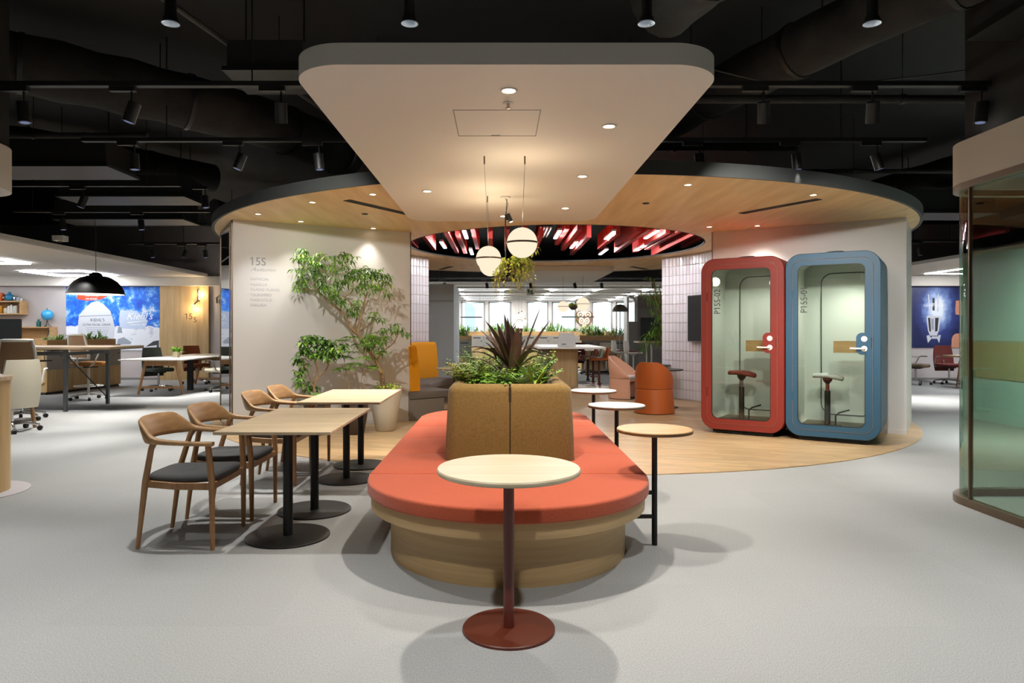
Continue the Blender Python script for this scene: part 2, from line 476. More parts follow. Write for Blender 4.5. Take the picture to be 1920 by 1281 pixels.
# window wall
WY = 31.0
wins = [(-4.1,-3.05),(-2.9,-1.85),(-1.70,-0.63),(-0.46,0.56),(1.28,2.25),(2.42,3.51),(4.24,5.16),(5.33,6.4),(7.1,8.1),(8.3,9.3)]
slab('wall_back', (-6.2,WY,0), (11,WY+.3,1.0), 'wall_grey', 'wall below the row of windows')
slab('wall_back_upper', (-6.2,WY,2.60), (11,WY+.3,4.1), 'wall_grey')
xs = [-6.2]+[x for a in wins for x in a]+[11.0]
for i in range(0, len(xs), 2):
    slab('trim_%d' % (30+i//2), (xs[i],WY,1.0), (xs[i+1],WY+.3,2.60), 'wall_grey', None)
for i, (a, b) in enumerate(wins):
    f = MB()
    for lo, hi in (((a,WY-.02,1.0),(a+.05,WY+.1,2.6)), ((b-.05,WY-.02,1.0),(b,WY+.1,2.6)), ((a,WY-.02,2.55),(b,WY+.1,2.6)), ((a,WY-.02,1.0),(b,WY+.1,1.05))):
        f.box(lo, hi)
    o = struct(f.build('window_%d' % (i+1), 'steel_grey', smooth=0), 'tall office window, number %s along the far wall' % ['one','two','three','four','five','six','seven','eight','nine','ten'][i])
    struct(MB().box((a+.05,WY+.04,1.05),(b-.05,WY+.05,2.55)).build('window_pane', 'clear_glass', o, smooth=0))
b = thing('office_tower', 'pale hazy tower far outside the window beside the grey volume', 'building', (-5.4,130,-30))
MB().box((-1.0,-1,0),(0.9,1,36.5)).build('tower_wall', 'tower_haze', b, smooth=0)
MB().box((-.6,-.6,36.5),(.5,.6,37.2)).build('roof_cap', 'tower_haze', b, smooth=0)

# ---- court: parquet disc, made of real strips
par = MB(); rng = random.Random(3)
a0 = math.radians(-22); ux, uy = math.cos(a0), math.sin(a0)
sw, sl = 0.075, 0.52
n = int(CR/sw)+1
for i in range(-n, n+1):
    s0 = i*sw; off = rng.uniform(0, sl); k0 = int(-CR/sl)-2
    half = math.sqrt(max(0, CR*CR-s0*s0))
    t = -half
    while t < half:
        L = sl*rng.uniform(.75, 1.25); t2 = min(half, t+(L if t > -half else rng.uniform(.1, L)))
        if t2-t > 0.01:
            g = 0.0008; z = 0.006+rng.uniform(-.0006, .0006)
            def pt(tt, ss):
                h2 = math.sqrt(max(0, CR*CR-ss*ss)); tt = max(-h2, min(h2, tt))
                return (CX+tt*ux-ss*uy, CY+tt*uy+ss*ux, z)
            s1, s2 = max(-CR, s0-sw/2+g), min(CR, s0+sw/2-g)
            v = rng.uniform(.86, 1.12); wv = rng.uniform(-.04, .04)
            tq = t if t <= -half+1e-6 else t+g
            tq2 = t2 if t2 >= half-1e-6 else t2-g
            if tq <= -half+1e-6: tq = -CR
            if tq2 >= half-1e-6: tq2 = CR
            par.quad(pt(tq, s1), pt(tq2, s1), pt(tq2, s2), pt(tq, s2), (v*(1+wv), v, v*(1-wv)))
        t = t2
po = par.build('parquet_strips', 'parquet', None, smooth=0, recalc=False)
po['kind'] = 'stuff'; po.parent = bpy.data.objects['floor']
struct(MB().prism(circ(CR+.006, 128, CX, CY), 0.0, 0.0035).build('parquet_base', 'oak_bench', bpy.data.objects['floor'], smooth=0))

# ---- court walls: two wedge shaped blocks with tiled inner arcs
TR = 2.90
def block(side):
    s = -1 if side == 'left' else 1
    def W(dx, dy): return (CX+s*dx, CY+dy)
    A = (-3.37, 8.66) if s < 0 else (5.06, 8.47)
    B = (-1.27, 9.79) if s < 0 else (3.07, 9.79)
    fd = Vector((B[0]-A[0], B[1]-A[1])).normalized()
    nb = Vector((-fd.y, fd.x)) if s < 0 else Vector((fd.y, -fd.x))
    D = (A[0]+nb.x*1.28, A[1]+nb.y*1.28)
    arc = [W(TR*math.cos(math.radians(a)), TR*math.sin(math.radians(a))) for a in [-33+72*i/24 for i in range(25)]]
    back = [W(2.62, 2.15), W(4.1, 1.3)]
    out = [A, B]+arc+back+[D]
    o = MB().prism(out, 0, ZC).build('wall_'+side, 'wall_white', None, smooth=20)
    struct(o, 'off white wall block behind the potted trees' if s < 0 else 'off white wall block behind the two phone booths')
    # baseboard along the flat face
    bb = MB(); nn = Vector((fd.y, -fd.x)) if s < 0 else Vector((-fd.y, fd.x))
    q = [A, B, (B[0]+nn.x*.012, B[1]+nn.y*.012), (A[0]+nn.x*.012, A[1]+nn.y*.012)]
    bb.prism(q, 0.006, 0.066)
    struct(bb.build('baseboard_'+side, 'wall_white', None, smooth=0))
    # metal edge strip
    e = MB(); q = [(B[0]+fd.x*.001, B[1]+fd.y*.001), (B[0]+fd.x*.012, B[1]+fd.y*.012), (B[0]+fd.x*.012+nn.x*.012, B[1]+fd.y*.012+nn.y*.012), (B[0]+nn.x*.012, B[1]+nn.y*.012)]
    e.prism(q, 0.006, ZC-.002); struct(e.build('trim_edge', 'bronze_trim', o, smooth=0))
    # glazed tiles on the arc, each its own piece
    tw, th = 0.088, 0.178
    t = MB(); bw = .004
    t.rings([[(-tw/2+bw,0,bw),(tw/2-bw,0,bw),(tw/2-bw,0,th-bw),(-tw/2+bw,0,th-bw)],
             [(-tw/2+bw,-.007,bw),(tw/2-bw,-.007,bw),(tw/2-bw,-.007,th-bw),(-tw/2+bw,-.007,th-bw)],
             [(-tw/2+.009,-.010,.009),(tw/2-.009,-.010,.009),(tw/2-.009,-.010,th-.009),(-tw/2+.009,-.010,th-.009)]])
    tm = t.build('tile', 'tile_glaze', o, smooth=20); me = tm.data; bpy.data.objects.remove(tm)
    lo_, hi_ = (8, 39) if s > 0 else (26, 39)
    step = math.degrees(tw/TR)
    a = hi_-step*.5; rgt = random.Random(11)
    while a > lo_:
        for k in range(15):
            x, y = W((TR-.001)*math.cos(math.radians(a)), (TR-.001)*math.sin(math.radians(a)))
            ob = bpy.data.objects.new('tile', me); COL.objects.link(ob); ob.parent = o
            ang = math.atan2(CY-y, CX-x)+PI/2       # local -y looks to the court's centre
            ob.location = (x, y, 0.02+k*th); ob.rotation_euler = (rgt.uniform(-.012,.012), 0, ang+rgt.uniform(-.012,.012))
        a -= step
    return o, A, B, D, fd, nb
WL, LA, LB, LD, Lfd, Lnb = block('left')
WR, RA, RB, RD, Rfd, Rnb = block('right')
# mirror cladding on the end of the left block
ang = math.atan2(Lnb.y, Lnb.x)
mm = Matrix.Translation((LA[0], LA[1], 0)) @ Matrix.Rotation(ang, 4, 'Z')
for (x0, x1) in ((0.024, 0.20), (0.224, 1.25)):
    for (z0, z1) in ((0.02, 2.26), (2.28, 2.66)):
        MB().box((x0, 0.002, z0), (x1, 0.012, z1), mm).build('mirror_panel', 'mirror', WL, smooth=0)
f = MB()
for x in (0.0, 0.20, 1.25): f.box((x, 0.0, 0.0), (x+.022, 0.02, 2.70), mm)
f.box((0, 0, 2.66), (1.272, .02, 2.70), mm)
struct(f.build('mirror_frame', 'bronze_trim', WL, smooth=0))

# ---- timber canopy ring with the round opening
cp = MB(); N = 128
oc = circ(CR, N, CX, CY); ic = circ(HR, N, HX, HY)
cp.rings([[(x,y,ZC) for x,y in oc], [(x,y,ZC) for x,y in ic]], True, False)
can = struct(cp.build('ceiling_canopy', 'oak_canopy', None, smooth=0, recalc=False), 'large round timber canopy ring with a black rim')
for f_ in can.data.polygons: pass
rim = MB(); 
rim.rings([[(x,y,z) for x,y in circ(r, N, CX, CY)] for r, z in ((CR+.0,ZC-.004),(CR+.012,ZC-.004),(CR+.012,ZC+.125),(CR-.05,ZC+.125),(CR-.05,ZC+.004),(CR+.0,ZC-.004))], True, False)
struct(rim.build('trim_outer_rim', 'dark_grey', can, smooth=30))
rim = MB(); rim.rings([[(x,y,z) for x,y in circ(r, N, HX, HY)] for r, z in ((HR,ZC-.002),(HR-.006,ZC-.002),(HR-.006,ZC+.02),(HR+.04,ZC+.02),(HR+.04,ZC+.004),(HR,ZC-.002))], True, False)
struct(rim.build('trim_inner_rim', 'black_paint', can, smooth=30))
top = MB(); top.rings([[(x,y,ZC+.1) for x,y in circ(CR-.04, N, CX, CY)], [(x,y,ZC+.02) for x,y in circ(HR+.03, N, HX, HY)]], True, False)
struct(top.build('canopy_upper_face', 'black_paint', can, smooth=0, recalc=False))

# glazed meeting room at the side, its dropped collar and base
def rounded_corner(x0, y1, r, x_end, y_end, n=10):
    pts = [(x0, y_end), (x0, y1-r)]
    for i in range(1, n+1):
        a = PI-PI/2*i/n; pts.append((x0+r+r*math.cos(a), y1-r+r*math.sin(a)))
    return pts+[(x_end, y1)]
def sweep_wall(mb, path, t, z0, z1):
    """wall of thickness t that follows a path, thickness to the right hand side"""
    n = len(path); off = []
    for i in range(n):
        p = Vector(path[max(0, i-1)]); q = Vector(path[min(n-1, i+1)]); d = (q-p).normalized(); off.append((path[i][0]+d.y*t, path[i][1]-d.x*t))
    mb.rings([[(x,y,z0) for x,y in path],[(x,y,z1) for x,y in path],[(x,y,z1) for x,y in off],[(x,y,z0) for x,y in off],[(x,y,z0) for x,y in path]], False, False)
    for k in (0, n-1):
        mb.add([(*path[k],z0),(*path[k],z1),(*off[k],z1),(*off[k],z0)], [(0,1,2,3)])
GX, GY = 3.447, 5.42
path = rounded_corner(GX, GY, 0.34, 9.0, -2.0)
m_ = MB(); sweep_wall(m_, path, .10, 2.40, 2.71)
struct(m_.build('trim_glass_room_collar', 'white_paint', None, smooth=30), 'beige collar above the curved glass room')
m_ = MB(); sweep_wall(m_, [(x-.004 if i < 2 else x, y) for i,(x,y) in enumerate(path)], .07, 2.355, 2.40)
struct(m_.build('trim_glass_room_head', 'bronze_trim', None, smooth=30))
m_ = MB(); sweep_wall(m_, path, .06, 0.0, 0.055)
struct(m_.build('trim_glass_room_base', 'bronze_trim', None, smooth=30), 'bronze base rail of the curved glass room')
gp = [(x+(.03 if i < 12 else 0), y-.03) for i,(x,y) in enumerate(path)]
cuts = [(gp[0], (GX+.03, 2.6)), ((GX+.03, 2.605), gp[1])]
room = struct(MB().box((GX+.02, 5.03, .055), (GX+.05, 5.042, 2.36)).build('wall_glass_room', 'bronze_trim', None, smooth=0), 'curved clear glass wall of the meeting room')
for pth in ([gp[0], (GX+.03, 2.6)], [(GX+.03, 2.604), gp[1]], gp[1:12], [gp[11], (6.2, gp[11][1])], [(6.204, gp[11][1]), (9.0, gp[11][1])]):
    m_ = MB(); m_.rings([[(x,y,.055) for x,y in pth],[(x,y,2.36) for x,y in pth]], False, False)
    struct(m_.build('glass_pane', 'room_glass', room, smooth=30, recalc=False))
# grey green partition seen through the glass
pw = slab('wall_partition', (7.0,2.0,0), (7.12,10.3,2.40), 'teal_wall', 'pale green partition seen through the curved glass')
MB().box((6.985,2.0,0.62),(7.0,10.3,1.16)).build('trim_beige_band', 'beige_band', pw, smooth=0)
# dark core above the glass room and beside it
slab('wall_core_right', (3.62,-2,2.72), (9,5.30,4.1), 'black_paint', 'black bulkhead wall above the glass room')
# mirrored collar on the opposite side
lp = [(-3.70-(x-GX), y) for x, y in path]
m_ = MB(); sweep_wall(m_, lp[::-1], .10, 2.36, 2.69)
struct(m_.build('trim_left_collar', 'white_paint', None, smooth=30), 'rounded beige collar cut by the picture edge')
m_ = MB(); m_.prism([(x-.02 if i<3 else x, y-.02) for i,(x,y) in enumerate(lp)]+[(-9.2,-2)], 2.37, 2.385)
struct(m_.build('ceiling_left_collar', 'white_paint', None, smooth=0))
slab('wall_core_left', (-9,-2,2.70), (-3.80,5.30,4.1), 'black_paint', 'black bulkhead wall above the rounded collar')
# grey blue volume at the back
slab('wall_volume', (-4.6,17.0,0), (-1.12,19.4,2.46), 'volume_grey', 'plain grey blue volume behind the yellow booth')
slab('trim_volume_line', (-4.6,16.99,2.03), (-1.12,17.0,2.04), 'mid_grey')

# ================================================================== FLOATING CEILING PANELS
def cloud(name, cx, y0, y1, hw, z, t, r, label):
    o = thing(name, label, 'ceiling panel', (cx, (y0+y1)/2, z))
    out = rr(2*hw, y1-y0, r, 12)
    MB().rings([[(x,y,0) for x,y in out],[(x,y,t) for x,y in out]]).build('panel_body', 'white_paint', o, smooth=30)
    return o
CZ = 2.60
c1 = cloud('ceiling_cloud', 0.04, 3.335, 8.12, 1.085, CZ, .107, .27, 'long white floating ceiling panel above the round bench')
c2 = cloud('ceiling_cloud', 1.55, 14.86, 18.4, .98, CZ, .107, .25, 'smaller white floating ceiling panel beyond the round opening')
x0, x1, y0, y1 = -.27, .25, 4.02, 4.56
m_ = MB(); g = .006
for lo, hi in (((x0,y0,0),(x1,y0+g,.003)),((x0,y1-g,0),(x1,y1,.003)),((x0,y0,0),(x0+g,y1,.003)),((x1-g,y0,0),(x1,y1,.003))):
    m_.box((lo[0]-.04, lo[1]-5.7275, -.002), (hi[0]-.04, hi[1]-5.7275, .001))
m_.box((-.05-.04,y1-.02-5.7275,-.004),(-.03,y1-.005-5.7275,0))
m_.build('access_panel', 'mid_grey', c1, smooth=0)

# ------------------------------------------------------------------ downlights
def downlight(x, y, z, r, label, group, disc='warm_disc', e=0, col=(1,.88,.72), angle=75, target=None, blend=.6, trim='white_paint'):
    o = thing('downlight', label, 'downlight', (x, y, z), 0, group)
    MB().rings([[(r*k*math.cos(2*PI*j/20), r*k*math.sin(2*PI*j/20), zz) for j in range(20)] for k, zz in ((1.0,-.001),(1.0,-.006),(.8,-.007),(.7,-.001))], True, False).build('trim_ring', trim, o)
    MB().lathe([(r*.68,-.0045),(r*.68,-.0015)], n=20).build('lamp_disc', disc, o)
    if e: light('SPOT', (x, y, z-.02), e, col, target or (x, y, 0), angle=angle, blend=blend, parent=o, rad=.03)
    return o
def CP(u, v, h=1.30): 
    y = h*1280/(620-v); return ((u-935)/1280*y, y)
for i, (u, v, lab) in enumerate(((954,169,'nearest bright downlight in the white floating panel, before the small sensor'),
        (1142,236,'bright downlight near the straight edge of the white panel facing the booths, second in depth'),
        (1092,330,'downlight in the white panel, middle of the three on the booth side'),
        (801,358,'lone downlight in the white panel on the side of the dining tables'),
        (1060,390,'downlight in the white panel, deepest of the three on the booth side'),
        (944,405,'downlight at the far end of the white panel behind the black cable'))):
    x, y = CP(u, v); downlight(x, y, CZ, .048, lab, 'downlights in the white floating panel', e=(170 if i == 0 else 110), angle=95, blend=.8, col=(1,.94,.84))
names = ['at the outer end above the wall lettering','near the black rim before the slot diffuser','above the tree, close to the wall top','beside the near end of the slot diffuser','by the edge of the white panel over the tree']
for i, (u, v) in enumerate(((484,401),(586,379),(564,415),(699,364),(700,428))):
    x, y = CP(u, v, 1.41)
    wl = LA[1]+(x-LA[0])*Lfd.y/Lfd.x
    tg = ((x-.05, wl, .9) if i == 0 else (x, wl-.75, .0) if i in (2, 4) else (x, y, 0))
    downlight(x, y, ZC, .042, 'small canopy downlight '+names[i], 'downlights in the timber canopy', e=(42,110,60,105,48)[i], angle=(74,95,95,95,95)[i], col=((.96,.98,1) if i == 0 else (1,.94,.85)), target=tg, blend=.95)
names = ['by the white panel edge near the black rim','near the tip of the slot diffuser over the blue booth','beyond the opening over the tiled wall', 'over the red booth close to the opening']
for i, (u, v) in enumerate(((1290,346),(1525,365),(1330,425),(1420,423))):
    x, y = CP(u, v, 1.41)
    downlight(x, y, ZC, .042, 'small canopy downlight '+names[i], 'downlights in the timber canopy', e=(190,190,60,60)[i], angle=105, col=(1,.95,.87), blend=.8)
for (u, v, lab) in ((684,401,'black round sensor in the canopy over the tree'),(1211,381,'black round sensor in the canopy on the booth side')):
    x, y = CP(u, v, 1.41)
    o = thing('ceiling_sensor', lab, 'sensor', (x, y, ZC))
    MB().lathe([(.035,-.008),(.04,-.002),(.04,0)], n=18).build('sensor_body', 'black_metal', o); MB().lathe([(.015,-.012),(.018,-.008)], n=12).build('sensor_lens', 'dark_grey', o)
def slot(p, q, lab):
    p = Vector((*p, 0)); q = Vector((*q, 0)); d = q-p; L = d.length
    o = thing('slot_diffuser', lab, 'air diffuser', (p+q)/2+Vector((0,0,ZC)), math.atan2(d.y, d.x))
    f = MB()
    for y in (-.05, .042): f.box((-L/2, y, -.006), (L/2, y+.008, 0))
    for x in (-L/2, L/2-.01): f.box((x, -.05, -.006), (x+.01, .05, 0))
    f.build('frame', 'black_metal', o, smooth=0)
    for y in (-.024, .012):
        MB().box((-L/2+.01, y, -.004), (L/2-.01, y+.012, 0)).build('blade', 'dark_grey', o, smooth=0)
    MB().box((-L/2+.01, -.042, -.0018), (L/2-.01, .042, -.0005)).build('backing', 'black_paint', o, smooth=0)
slot(CP(650,375,1.41), CP(768,402,1.41), 'long black slot diffuser in the canopy on the tree side')
slot(CP(1390,400,1.41), CP(1536,373,1.41), 'long black slot diffuser in the canopy over the booths')
slot(CP(826,505,1.41), CP(846,500,1.41), 'short slot diffuser in the far part of the canopy by the grey volume')
slot(CP(1184,500,1.41), CP(1213,505,1.41), 'short slot diffuser in the far part of the canopy by the tiled wall')
x, y = CP(953,193)
o = thing('sprinkler_head', 'tiny ceiling sprinkler behind the nearest downlight', 'sprinkler', (x, y, CZ))
MB().lathe([(.03,-.004),(.03,0)], n=16).build('flange', 'white_paint', o); MB().lathe([(.012,-.034),(.018,-.03),(.008,-.022),(.009,-.004)], n=12).build('nozzle', 'chrome', o)
# ================================================================== CENTRAL BENCH
BX = 0.055
bench = thing('round_bench', 'long oval bench with coral seat cushions and pale wood base', 'bench', (BX, 5.47, 0))
def stadium(a, y0, y1, n=20):
    return [(a*math.cos(PI*i/n), y1+a*math.sin(PI*i/n)) for i in range(n+1)]+[(a*math.cos(PI+PI*i/n), y0+a*math.sin(PI+PI*i/n)) for i in range(n+1)]
H0 = 1.33
MB().rings([[(x,y,z) for x,y in stadium(.70,-H0,H0)] for z in (0, .275)]).build('plinth', 'oak_bench', bench, smooth=30)
MB().soft(stadium(.815,-H0,H0), .275, .360, .004, 2).build('seat_board', 'oak_bench', bench, smooth=30)
ys = [-1.364, -.667, 0.0, .69, 1.36]
# end cushions
for s in (-1, 1):
    arc = [(.83*math.cos(PI*i/24), 1.365+.83*math.sin(PI*i/24)*.985) for i in range(25)]
    out = arc if s > 0 else [(-x, -y) for x, y in arc]
    MB().soft(out, .361, .441, .016, 3).build('seat_cushion', 'coral_fabric', bench, smooth=50)
for i in range(4):
    y0, y1 = -1.364+i*.682+.002, -1.364+(i+1)*.682-.002
    for s in (-1, 1):
        x0, x1 = (.36, .83) if s > 0 else (-.83, -.36)
        MB().soft([(x1,y0),(x1,y1),(x0,y1),(x0,y0)], .361, .441, .010, 3).build('seat_cushion', 'coral_fabric', bench, smooth=50)
# olive backrest with the planting trough: two upholstered halves
def half_back(s):
    out = rr(.86, 1.98, .07, 6)
    pts = [(x, y) for x, y in out if x > -1e-9]
    pts = sorted(pts, key=lambda p: 0)
    # open path from front centre round the side to the back centre
    q = [(0.004, -.99)]+[p for p in rr(.86, 1.98, .07, 6)[21:28]]+[p for p in rr(.86, 1.98, .07, 6)[0:7]]+[(0.004, .99)]
    prof = [(0, .4415), (-.004, .60), (-.018, .89), (-.024, .915), (-.045, .937), (-.075, .945), (-.105, .940), (-.128, .925), (-.135, .90), (-.135, .72)]
    rs = []
    for off, z in prof:
        r_ = []
        for i, (x, y) in enumerate(q):
            kx = max(0, (abs(x)))/.43; 
            sx = 1+off/.43; sy = 1+off/.99
            r_.append((s*(x*sx if x > .01 else x), y*sy, z))
        rs.append(r_)
    m = MB(); m.rings(rs, False, False)
    for k in (0, len(q)-1):
        loop = [r_[k] for r_ in rs]; m.add(loop, [tuple(range(len(loop)))])
    return m.build('backrest', 'olive_fabric', bench, smooth=60)
bk = [half_back(1), half_back(-1)]
for b_ in bk: b_.location = (.02, 0, 0)
MB().box((.012,-.975,.445),(.028,-.90,.925)).build('seam_filler', 'soil', bench, smooth=0)
MB().box((-.295,-.855,.72),(.335,.855,.87)).build('soil', 'soil', bench, smooth=0)

# plants of the trough
tz = .87; py0 = 5.47
def cord_leaf(par, base, tip, mid, w, tint, name='leaf'):
    m = MB(); leaf_strip(m, base, mid, tip, w, n=8, tint=tint, fold=.35, sharp=.3)
    return m.build(name, 'leaf_dark', par, smooth=60, recalc=False)
def dracaena(x, y, z, tips, label):
    o = thing('dark_dracaena', label, 'plant', (x, y, z))
    MB().tube([(0,0,-.04),(0,0,.18)], .02).build('stem', 'bark', o)
    for (dx, dy, dz, w, sag, t) in tips:
        b = Vector((dx*.06, dy*.06, .05+.12*rng.random())); tip = Vector((dx, dy, dz))
        mid = (b+tip)*0.5+Vector((0,0,sag)); cord_leaf(o, b, tip, mid, w, (t, t*.95, t*.95))
    return o
k = 5.7/1280/7.115
rng = random.Random(5)
def tp(u, v): return ((u-1020)*k, (800-v)*k)
tl = []
for (u, v, w, sag) in ((1350,200,.040,-.02),(1460,360,.062,-.03),(925,285,.045,.02),(710,370,.05,.05),(840,390,.055,.03),(630,465,.06,.08),
        (480,690,.05,.13),(500,740,.045,.12),(1310,715,.06,.14),(1480,830,.045,.16),(1400,790,.05,.16),(430,830,.04,.14),(1010,420,.06,0),(1080,440,.065,0),
        (560,720,.05,.15),(1360,760,.05,.17),(960,330,.045,.0),(1180,560,.05,.03),(760,430,.06,.06),(690,560,.055,.09),(1250,640,.05,.1),(880,520,.06,.05),(1120,480,.06,.01)):
    x, z = tp(u, v); tl.append((x, rng.uniform(-.14,.14), z+.23, w*1.3, sag, rng.uniform(.75, 1.25)))
dracaena(.10, 4.92, .87, tl, 'dark purple long leaved plant, tallest in the bench trough')
tl = [(math.cos(a)*r, math.sin(a)*r, h, .05, .1, rng.uniform(.8,1.3)) for a, r, h in [(rng.uniform(0,6.28), rng.uniform(.1,.26), rng.uniform(.25,.5)) for _ in range(14)]]
dracaena(.02, 5.85, .87, tl, 'smaller dark leaved plant at the far end of the bench trough')
def fern(x, y, z, n, L, W, label, pal='bright', m='leaf', name='fern', spread=1.0):
    o = thing(name, label, 'plant', (x, y, z)); r = random.Random(int(x*1000+y*77))
    mb = MB()
    for i in range(n):
        a = r.uniform(0, 6.28); d = Vector((math.cos(a)*spread, math.sin(a)*spread, r.uniform(.45, 1.3))).normalized()
        l = L*r.uniform(.6, 1.15); p1 = d*l*.6; p2 = d*l-Vector((0,0,l*r.uniform(.1,.4))); t = r.choice(GREENS[pal])
        for j in range(1, 9):
            q = bez(Vector((0,0,0)), p1, p2, j/9); dd = bez(Vector((0,0,0)), p1, p2, j/9+.05)-q
            s = dd.cross(Vector((0,0,1))).normalized()
            for sg in (-1, 1):
                small_leaf(mb, q, s*sg+dd.normalized()*.7, W*(1.2-j/10)*2.2, W*.55, r, t, droop=.15)
    f = mb.build('foliage', m, o, smooth=0, recalc=False); f['kind'] = 'stuff'
    MB().tube([(0,0,-.03),(0,0,.03)], .012, n=6).build('stem', 'bark', o)
    return o
fern(.02, 4.80, .87, 40, .33, .034, 'bright green feathery fern at the near rim of the trough')
fern(-.20, 4.95, .87, 40, .36, .036, 'yellow green fern drooping over the trough rim by the dining tables', m='leaf_pale', pal='mix', spread=.6)
fern(.27, 4.98, .87, 34, .34, .036, 'fresh green fern in the trough by the round side tables', spread=.55)
fern(-.12, 5.45, .87, 40, .42, .036, 'tall mixed fern in the middle of the trough', pal='mix', spread=.7)
fern(.22, 5.55, .87, 40, .40, .036, 'olive fern deep in the trough near the side tables', m='leaf_pale', pal='dark', spread=.6)
fern(-.15, 6.1, .87, 34, .38, .036, 'green fern at the far corner of the trough', pal='mix', spread=.6)
o = thing('variegated_plant', 'cream and green variegated plant at the near rim of the trough', 'plant', (.14, 4.77, .88))
r = random.Random(2)
for i in range(26):
    a = r.uniform(0, 6.28); L = r.uniform(.10,.19); m = MB(); d = Vector((math.cos(a)*.5, math.sin(a)*.5, r.uniform(.6,1.1)))
    b = Vector((r.uniform(-.05,.05), r.uniform(-.04,.04), 0)); leaf_strip(m, b+d*.03, b+d*L*.6, b+d*L+Vector((d.x*.05,d.y*.05,-.03)), .045, n=4, tint=None)
    m.build('leaf', 'leaf_varieg', o, smooth=60, recalc=False)
MB().tube([(0,0,-.03),(0,0,.02)], .01, n=6).build('stem', 'bark', o)
o = thing('lime_plant', 'lime leaved plant at the trough corner near the side tables', 'plant', (.245, 4.80, .88))
for i in range(14):
    a = r.uniform(0, 6.28); L = r.uniform(.14,.25); m = MB(); d = Vector((math.cos(a)*.6, math.sin(a)*.5, r.uniform(.5,1.1)))
    t = r.choice(GREENS['bright']); leaf_strip(m, (0,0,0), d*L*.6, d*L-Vector((0,0,.03)), .032, n=4, tint=t)
    m.build('leaf', 'leaf_pale', o, smooth=60, recalc=False)
MB().tube([(0,0,-.03),(0,0,.02)], .01, n=6).build('stem', 'bark', o)

# ================================================================== ROUND SIDE TABLES
t = thing('round_side_table', 'pale round table on a rust red pedestal in front of the bench', 'side table', (.044, 2.97, 0))
MB().lathe([(.300,.682),(.309,.686),(.312,.692),(.312,.700),(.308,.706),(.0001,.706)], n=64).build('table_top', 'oak_pale_top', t, smooth=30)
MB().lathe([(.201,0),(.201,.010),(.198,.013),(.0001,.013)], n=48).build('base_plate', 'rust_metal', t)
MB().cyl((0,0,.013),(0,0,.684), .0235, n=24).build('pole', 'red_brown_metal', t)
def perch(y, label):
    o = thing('perch_table', label, 'side table', (.945, y, 0), 0, 'round perch tables fixed along the bench')
    MB().lathe([(.218,.684),(.226,.690),(.226,.702),(.223,.7065),(.0001,.7065)], n=48).build('table_top', 'grey_top' if y > 5 else 'oak_box', o, smooth=30)
    MB().lathe([(.2265,.686),(.2268,.700)], n=48, cap=False).build('table_edge', 'walnut_edge', o, smooth=30)
    MB().cyl((0,0,.0),(0,0,.685), .017, n=16).build('pole', 'black_metal', o)
    a = MB(); a.cyl((-.0,0,.318),(-.074,0,.318), .013, n=10); a.build('bracket', 'black_metal', o)
    a = MB(); a.cyl((-.0,0,.173),(-.189,0,.173), .013, n=10); a.build('bracket', 'black_metal', o)
    MB().lathe([(.05,.678),(.05,.684)], n=20).build('mounting_plate', 'black_metal', o)
    return o
perch(4.14, 'nearest of three round perch tables, honey top on a black pole')
perch(5.47, 'middle of three round perch tables, greyish top with walnut edge')
perch(6.80, 'farthest of three round perch tables beside the orange chair')

# ================================================================== DINING TABLES AND CHAIRS
def dining(y, label):
    o = thing('dining_table', label, 'table', (-1.33, y, 0), 0, 'square wooden dining tables')
    MB().soft([(.345,-.31),(.345,.31),(-.345,.31),(-.345,-.31)], .687, .706, .003, 1).build('table_top', 'oak_top', o, smooth=30)
    MB().cyl((0,0,.012),(0,0,.683), .030, n=24).build('pole', 'black_metal', o)
    MB().lathe([(.259,0),(.259,.009),(.254,.013),(.0001,.013)], n=48).build('base_plate', 'black_metal', o)
    MB().box((-.16,-.16,.680),(.16,.16,.687)).build('mounting_plate', 'black_metal', o, smooth=0)
dining(4.31, 'nearest square wooden dining table on a black disc base')
dining(4.9315, 'second nearest dining table, pushed against the nearest one')
dining(5.964, 'third dining table, nearer of the far pair')
dining(6.586, 'farthest dining table, beside the cream planter')

